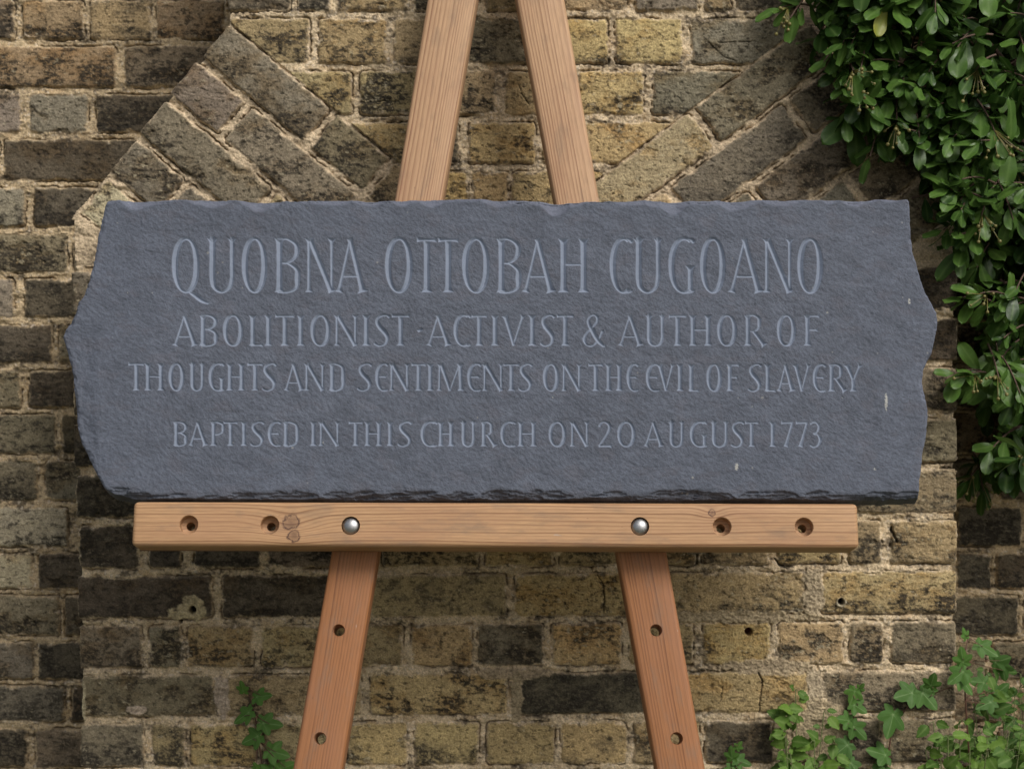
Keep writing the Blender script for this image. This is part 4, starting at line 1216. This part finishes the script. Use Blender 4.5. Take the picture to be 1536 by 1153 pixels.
M_PYRA = mat_leaf("evergreen_leaf", (0.020, 0.052, 0.010), (0.098, 0.190, 0.034), 0.36, (0.20, 0.31, 0.09), 0.30, 0.02)
M_IVY = mat_leaf("ivy_leaf", (0.038, 0.095, 0.018), (0.105, 0.225, 0.040), 0.58, (0.26, 0.36, 0.16), 0.75, 0.0, 0.25)
M_WEED = mat_leaf("soft_weed_leaf", (0.038, 0.095, 0.013), (0.14, 0.245, 0.036), 0.6, (0.30, 0.40, 0.14), 0.3, 0.0, 0.25)
M_TWIG = mat_plain("red_brown_twig", (0.10, 0.045, 0.028), 0.6, 0, 0.35)
M_STEM = mat_plain("green_stem", (0.14, 0.17, 0.06), 0.6, 0, 0.3)
M_BARK = mat_plain("grey_brown_bark", (0.10, 0.062, 0.044), 0.85, 0, 0.4, 90)
M_BERRY = mat_plain("unripe_berry", (0.17, 0.15, 0.045), 0.42, 0, 0.5, 110)

# ------------------------------------------------------------------ the evergreen shrub on the right
shrub = empty("evergreen_shrub", at(1680, 1600, 0.10)[:])
tag(shrub, "dark green evergreen shrub with unripe berries overhanging the wall at the upper right", "shrub")
LV, TW, BK = Leaves(), Tubes(), Tubes()
berries = []
bushpoly = [(1205, -220), (1215, -20), (1232, 15), (1250, 58), (1250, 108), (1280, 136), (1304, 185), (1335, 205), (1375, 215), (1412, 252), (1430, 330), (1442, 385), (1468, 408), (1495, 430), (1486, 470), (1484, 530), (1476, 575), (1480, 640), (1478, 690),
            (1510, 705), (1536, 690), (1950, 640), (1950, -220)]
def pip(x, y, poly):
    c = False
    for (ax, ay), (bx, by) in zip(poly, poly[1:] + poly[:1]):
        if (ay > y) != (by > y) and x < (bx - ax) * (y - ay) / (by - ay) + ax: c = not c
    return c
rs = random.Random(11)
def rv(a): return Vector((rs.uniform(-a, a), rs.uniform(-a, a), rs.uniform(-a, a)))
def sprig(tip, direction, n, length, leaflen, tone=None, berry=0.0):
    d = Vector(direction).normalized()
    base = tip - d * length
    sagv = Vector((0, 0, -0.006))
    pts = curve_pts(base, tip, -sagv)
    BK.add(pts, 0.0018, 0.0010, 5)
    u = d.orthogonal().normalized(); v = d.cross(u)
    a0 = rs.uniform(0, 6.28)
    for k in range(n):
        f = k / max(1, n - 1)
        p = base.lerp(tip, 0.15 + 0.85 * f)
        a = a0 + k * 2.4
        out = u * math.cos(a) + v * math.sin(a)
        spread = 1.25 - 0.75 * f
        dr = d * (0.35 + 0.8 * f) + out * spread + Vector((0, -0.05, -0.42)) + rv(0.25)
        dr.y *= 0.62
        nrm = Vector((0, -0.55, 0.75)) + out * 0.2 + rv(0.55)
        ll = leaflen * rs.uniform(0.62, 1.15) * (1.0 - 0.30 * f * rs.random())
        t_ = rs.random() * 0.75 if tone is None else min(0.96, tone * rs.uniform(0.8, 1.15))
        if rs.random() < 0.001: t_ = 1.0
        if rs.random() < 0.05: continue
        LV.add('pyra', p, dr, nrm, ll, t_, rs.uniform(0.85, 1.15))
    if rs.random() < berry:
        c = tip + Vector((0, -0.012, -0.01)) + rv(0.01)
        cl = []; berries.append((base.lerp(tip, 0.8), cl))
        for q in range(rs.randint(5, 11)):
            e_ = c + Vector((rs.uniform(-.022, .022), rs.uniform(-.02, .006), rs.uniform(-.026, .012)))
            cl.append((e_, rs.uniform(0.0020, 0.0030)))
            
tips = []
for _ in range(20000):
    if len(tips) >= 800: break
    x = rs.uniform(1145, 1800); y = rs.uniform(-200, 720)
    if not pip(x, y, bushpoly): continue
    low = y > 330
    if low and rs.random() < 0.08: continue
    edge = min(1.0, min(abs(x - px) + abs(y - py) for px, py in bushpoly[:20]) / 120.0)
    far = (1 - edge)
    dep = rs.uniform(-0.11, 0.20) if not low else rs.uniform(-0.06, 0.22)
    if rs.random() < 0.55: dep = rs.uniform(0.06, 0.22)
    if edge < 0.3: dep = rs.uniform(-0.10, 0.05) if not low else rs.uniform(-0.02, 0.15)
    if x < 1445 and dep > -0.03: dep = rs.uniform(-0.10, -0.03)       # stays clear of the buttress face
    tips.append((x, y, dep))
for x, y, dep in tips:
    p = at(x, y, dep)
    dr = Vector((-0.55 + rs.uniform(-.6, .7), -0.45 + rs.uniform(-.4, .2), -0.25 + rs.uniform(-.6, .6)))
    young = dep < -0.05 and rs.random() < 0.25
    sprig(p, dr, rs.randint(7, 11), rs.uniform(0.05, 0.09), rs.choice((0.036, 0.048, 0.056, 0.062)) * rs.uniform(.9, 1.1), 0.9 if young else None, 0.07 if (dep < 0.0 and x < 1560) else 0.0)
for _ in range(150):
    x, y = rs.uniform(1300, 1700), rs.uniform(-150, 690)
    if pip(x - 15, y, bushpoly):
        sprig(at(x, y, rs.uniform(0.17, 0.23) if x > 1460 else -0.04), (rs.uniform(-1, 1), -0.15, rs.uniform(-1, .3)), 8, 0.07, 0.056, 0.12)
# sprigs that stand out against the dark on the right
for x, y, dep, dx, dz, n, tone in [(1443, 446, -0.04, -1, 0.15, 9, 0.95), (1470, 440, -0.05, -.9, .1, 9, 0.9), (1512, 447, -0.04, -.6, .1, 8, 0.75), (1432, 560, -0.03, -1, 0, 7, 0.85), (1452, 560, -0.04, -.8, .1, 8, 0.7), (1500, 575, -0.05, .1, -.8, 8, 0.7), (1530, 590, -0.05, .2, -.7, 8, .6),
                                   (1495, 205, -0.09, .3, -.9, 9, .7), (1470, 330, -0.07, -.4, -.7, 9, .8), (1520, 330, -0.08, .2, -.9, 9, .7), (1415, 345, -0.06, -.7, -.3, 8, .5), (1440, 380, -0.05, -.4, -.6, 8, .5), (1170, 12, -0.06, -1, -.1, 7, .9), (1185, 28, -0.06, -.7, -.8, 6, .6),
                                   (1235, 95, -0.07, -.6, -.7, 7, .6), (1290, 110, -0.09, -.3, -.9, 8, .5), (1268, 175, -0.06, -.5, -.8, 5, .5), (1305, 235, -0.06, -.4, -.9, 6, .4), (1345, 195, -0.08, -.1, -1, 8, .45), (1380, 215, -0.08, 0, -1, 8, .45), (1452, 720, 0.12, -.6, -.4, 8, .3), (1475, 735, 0.14, .1, -.9, 7, .25)]:
    sprig(at(x, y, dep), (dx, -0.5, dz), n, 0.07, 0.052, tone, 0.3)
# limbs
root = at(1690, 1615, 0.12)
forks = []
for tx, ty, td in [(1600, 900, 0.12), (1640, 500, 0.10), (1560, 250, 0.08), (1480, 60, 0.04), (1380, 20, 0.0), (1290, -40, -0.05), (1500, 420, 0.10), (1470, 560, 0.12), (1700, 100, 0.08), (1430, 150, 0.02)]:
    forks.append(at(tx, ty, td))
t0_, t1_, t2_ = at(1690, 1615, .12), at(1655, 1000, .13), at(1640, 620, .12)
BK.add([t0_, t0_.lerp(t1_, .5) + Vector((.02, 0, 0)), t1_, t2_, at(1600, 320, .1), at(1520, 90, .05)], 0.022, 0.007, 8)
for f in forks[2:]:
    BK.add(curve_pts(t2_ if f.z < 1.4 else at(1600, 320, .1), f, (0, -0.02, 0.03)), 0.008, 0.003, 6)
LV.build("foliage", M_PYRA, shrub)
BK.build("branches", M_BARK, shrub)
for b0, cl in berries:
    bm = bmesh.new()
    for c, r_ in cl:
        bmesh.ops.create_icosphere(bm, subdivisions=2, radius=r_, matrix=Matrix.Translation(c))
        lathe_bm(bm, [(0.0007, 0), (0.0006, (c - b0).length)], b0, c - b0, 5)
    me = bpy.data.meshes.new("berry_cluster"); bm.to_mesh(me); bm.free()
    for p in me.polygons: p.use_smooth = True
    link("berry_cluster", me, M_BERRY, shrub)

# ------------------------------------------------------------------ ivy and weeds at the foot of the wall
def ivy(name_label, stems, leaves, depth, foot, group="ivy sprigs climbing the brickwork"):
    root_ = empty("ivy", at(foot[0], foot[1], depth)[:])
    tag(root_, name_label, "ivy", group)
    T, L = Tubes(), Leaves()
    for st_ in stems:
        pts = [at(x, y, d - 0.004) for x, y, d in st_]
        T.add(pts, 0.0016, 0.0009, 6)
    for (x, y, ang_, size, dep, tone) in leaves:
        a = R(ang_); dr = Vector((math.cos(a), rs.uniform(-.55, 0.10), math.sin(a)))
        p = at(x, y, dep - 0.012)
        st0 = p - dr * size * 0.0005
        L.add('ivy', p - Vector((dr.x, 0, dr.z)) * size * 0.0004, dr, Vector((rs.uniform(-.5, .5), -1, 0.4 + rs.uniform(-.45, .45))), size * 0.00086, tone, rs.uniform(.85, 1.1))
        near = min((q for s_ in stems for q in s_), key=lambda q: (q[0] - x) ** 2 + (q[1] - y) ** 2)
        T.add([at(near[0], near[1], near[2] - .004), (at(near[0], near[1], near[2] - .012) + p) / 2 + Vector((0, -.004, 0)), p], 0.0008, 0.0006, 4)
    T.build("stem", M_TWIG, root_); L.build("leaves", M_IVY, root_)
    return root_
ivy("single ivy sprig climbing the brickwork left of the easel", [[(425, 1560, 0), (415, 1350, -.005), (400, 1200, 0), (388, 1110, 0), (382, 1070, 0), (370, 1030, 0)]],
    [(364, 1030, 100, 22, 0, 0.95), (393, 1043, 10, 30, 0, 0.85), (366, 1073, 215, 34, 0, 0.80), (404, 1085, -8, 36, 0, 0.65), (379, 1107, 205, 33, 0, 0.60), (415, 1128, -15, 36, 0, 0.70), (428, 1150, 20, 30, 0, 0.75), (398, 1156, 200, 30, 0, 0.70), (384, 1148, 110, 14, 0, 0.95),
     (420, 1190, -10, 34, 0, 0.80), (395, 1215, 200, 34, 0, 0.70), (425, 1260, -10, 34, 0, 0.70)], 0, (425, 1590))
ivy("small ivy sprig just right of the easel leg", [[(1110, 1560, 0), (1105, 1300, 0), (1100, 1150, 0), (1098, 1115, 0)]],
    [(1097, 1130, 95, 24, 0, .7), (1113, 1142, -20, 28, 0, .4), (1094, 1152, 190, 22, 0, .5), (1108, 1118, 60, 16, 0, .9), (1108, 1180, -10, 30, 0, .4)], 0, (1110, 1590))
ivy("ivy sprig with pale-veined leaves on the brickwork below the plaque's right corner", [[(1300, 1560, 0), (1290, 1300, 0), (1276, 1150, 0), (1278, 1090, 0), (1284, 1050, 0), (1287, 1030, 0)], [(1290, 1300, 0), (1330, 1150, 0), (1338, 1090, 0), (1365, 1055, 0), (1400, 1040, -.005), (1425, 1030, -.03)]],
    [(1280, 1042, 250, 26, 0, .9), (1291, 1030, 60, 16, 0, .95), (1287, 1060, -30, 26, 0, .55), (1266, 1078, 165, 28, 0, .5), (1286, 1095, -45, 32, 0, .4), (1264, 1121, 215, 32, 0, .25), (1280, 1150, -60, 30, 0, .3), (1335, 1082, 250, 46, 0, .3), (1358, 1040, 190, 38, 0, .35),
     (1390, 1046, -50, 38, 0, .45), (1397, 1020, 80, 28, -.01, .5), (1318, 1128, 160, 40, 0, .35), (1325, 1150, -30, 30, 0, .4)], 0, (1300, 1590))
ivy("ivy sprig on the buttress corner at the far right", [[(1470, 1560, .1), (1465, 1300, .08), (1455, 1150, .05), (1448, 1050, 0.0), (1446, 990, 0), (1452, 955, .02)]],
    [(1437, 1012, 215, 36, -.01, .5), (1447, 1025, -55, 34, -.01, .55), (1443, 985, 100, 30, 0, .7), (1478, 972, -30, 36, .03, .45), (1447, 950, 110, 20, .02, .7), (1468, 1022, 170, 30, .05, .35), (1500, 990, 20, 30, .1, .2), (1505, 1005, -80, 30, .1, .2), (1478, 1055, 200, 32, .04, .3), (1500, 1035, 40, 30, .08, .3)], 0, (1470, 1590))

def weed(label, specs, kind, size, foot, depth, group, leafmat, density=1.0):
    r_ = empty("weed", at(foot[0], foot[1], depth)[:])
    tag(r_, label, "weed", group)
    T, L = Tubes(), Leaves()
    more = []
    for (x0, y0, x1, y1, d0, d1, n, tone) in specs:               # side shoots between the main stalks
        more.append((x0 + rs.uniform(-14, 14), y0, x1 + rs.uniform(-22, 22), y1 + rs.uniform(15, 45), d0, d1 - rs.uniform(0, .02), n, max(0.1, tone - rs.uniform(0, .35))))
    for (x0, y0, x1, y1, d0, d1, n, tone) in specs + more:
        a, b = at(x0, y0, d0), at(x1, y1, d1)
        pts = curve_pts(a, b, (rs.uniform(-.012, .012), -.01, 0), 8)
        T.add(pts, 0.0016, 0.0007, 5)
        for k in range(n):
            f = 0.12 + 0.88 * k / max(1, n - 1)
            p = pts[min(8, int(f * 8))].lerp(pts[min(8, int(f * 8) + 1)], f * 8 - int(f * 8)) if f < 1 else pts[8]
            for q in range(rs.choice((1, 2, 2, 3))):
                az = rs.uniform(-math.pi, 0.25)
                dr = Vector((math.cos(az) * rs.choice((-1, 1)), -abs(math.sin(az)) * 0.6, rs.uniform(-.75, .6)))
                ln = size * (1.15 - 0.75 * f ** 1.5) * rs.choice((.5, .75, 1.0, 1.2))
                st_ = dr.normalized() * ln * rs.uniform(.2, .5)
                T.add([p, p + st_ * .5 + Vector((0, 0, .002)), p + st_], 0.0006, 0.0005, 4)
                L.add(kind, p + st_, dr + rv(.25), Vector((rs.uniform(-.6, .6), -1.0, rs.uniform(.1, .9))) + rv(.3), ln, min(1, max(0, tone + rs.uniform(-.45, .3))))
    T.build("stem", M_STEM, r_); L.build("leaves", leafmat, r_)
    return r_
weed("pale green weed with toothed leaves, midway between easel and buttress corner", [(1195, 1560, 1193, 1034, -.02, -.015, 26, .75), (1210, 1560, 1236, 1066, -.02, -.02, 20, .7), (1200, 1560, 1180, 1100, -.03, -.035, 12, .8), (1205, 1560, 1222, 1110, -.03, -.04, 12, .85)], 'ovate', 0.050, (1200, 1590), -.03, "weeds at the wall foot", M_WEED)
weed("pale leafy weed clump in front of the buttress's right corner", [(1440, 1560, 1400, 1082, -.03, -.04, 14, .55), (1445, 1560, 1440, 1080, -.03, -.05, 15, .75), (1450, 1560, 1470, 1095, -.02, -.05, 14, .85), (1455, 1560, 1422, 1105, -.04, -.07, 13, .7), (1450, 1560, 1495, 1105, -.02, -.04, 14, .8), (1440, 1560, 1410, 1120, -.04, -.06, 12, .75), (1452, 1560, 1455, 1120, -.05, -.08, 12, .9), (1460, 1560, 1515, 1090, -.03, -.06, 14, .6), (1465, 1560, 1532, 1100, -.05, -.09, 14, .7), (1435, 1560, 1388, 1125, -.03, -.05, 10, .5), (1450, 1560, 1480, 1125, -.06, -.10, 10, .65)], 'ovate', 0.050, (1450, 1590), -.04, "weeds at the wall foot", M_WEED)
weed("darker nettle-like weed against the recessed wall at the bottom right edge", [(1500, 1700, 1478, 1005, .14, .06, 20, .25), (1510, 1700, 1522, 1045, .16, .06, 18, .3), (1520, 1700, 1545, 1060, .16, .05, 18, .35), (1530, 1700, 1560, 1030, .18, .1, 18, .3), (1515, 1700, 1535, 1090, .12, .0, 16, .5), (1505, 1700, 1505, 1080, .14, .06, 15, .3), (1500, 1700, 1462, 1060, .12, .05, 15, .2), (1525, 1700, 1500, 1030, .16, .1, 16, .15), (1535, 1700, 1530, 1010, .18, .14, 16, .15)], 'ovate', 0.056, (1515, 1700), .14, "weeds at the wall foot", M_WEED)
weed("faint thin weed on the brickwork beside the small ivy", [(1150, 1580, 1142, 1160, -.02, -.02, 10, .5)], 'lance', 0.03, (1150, 1590), -.02, "weeds at the wall foot", M_WEED)
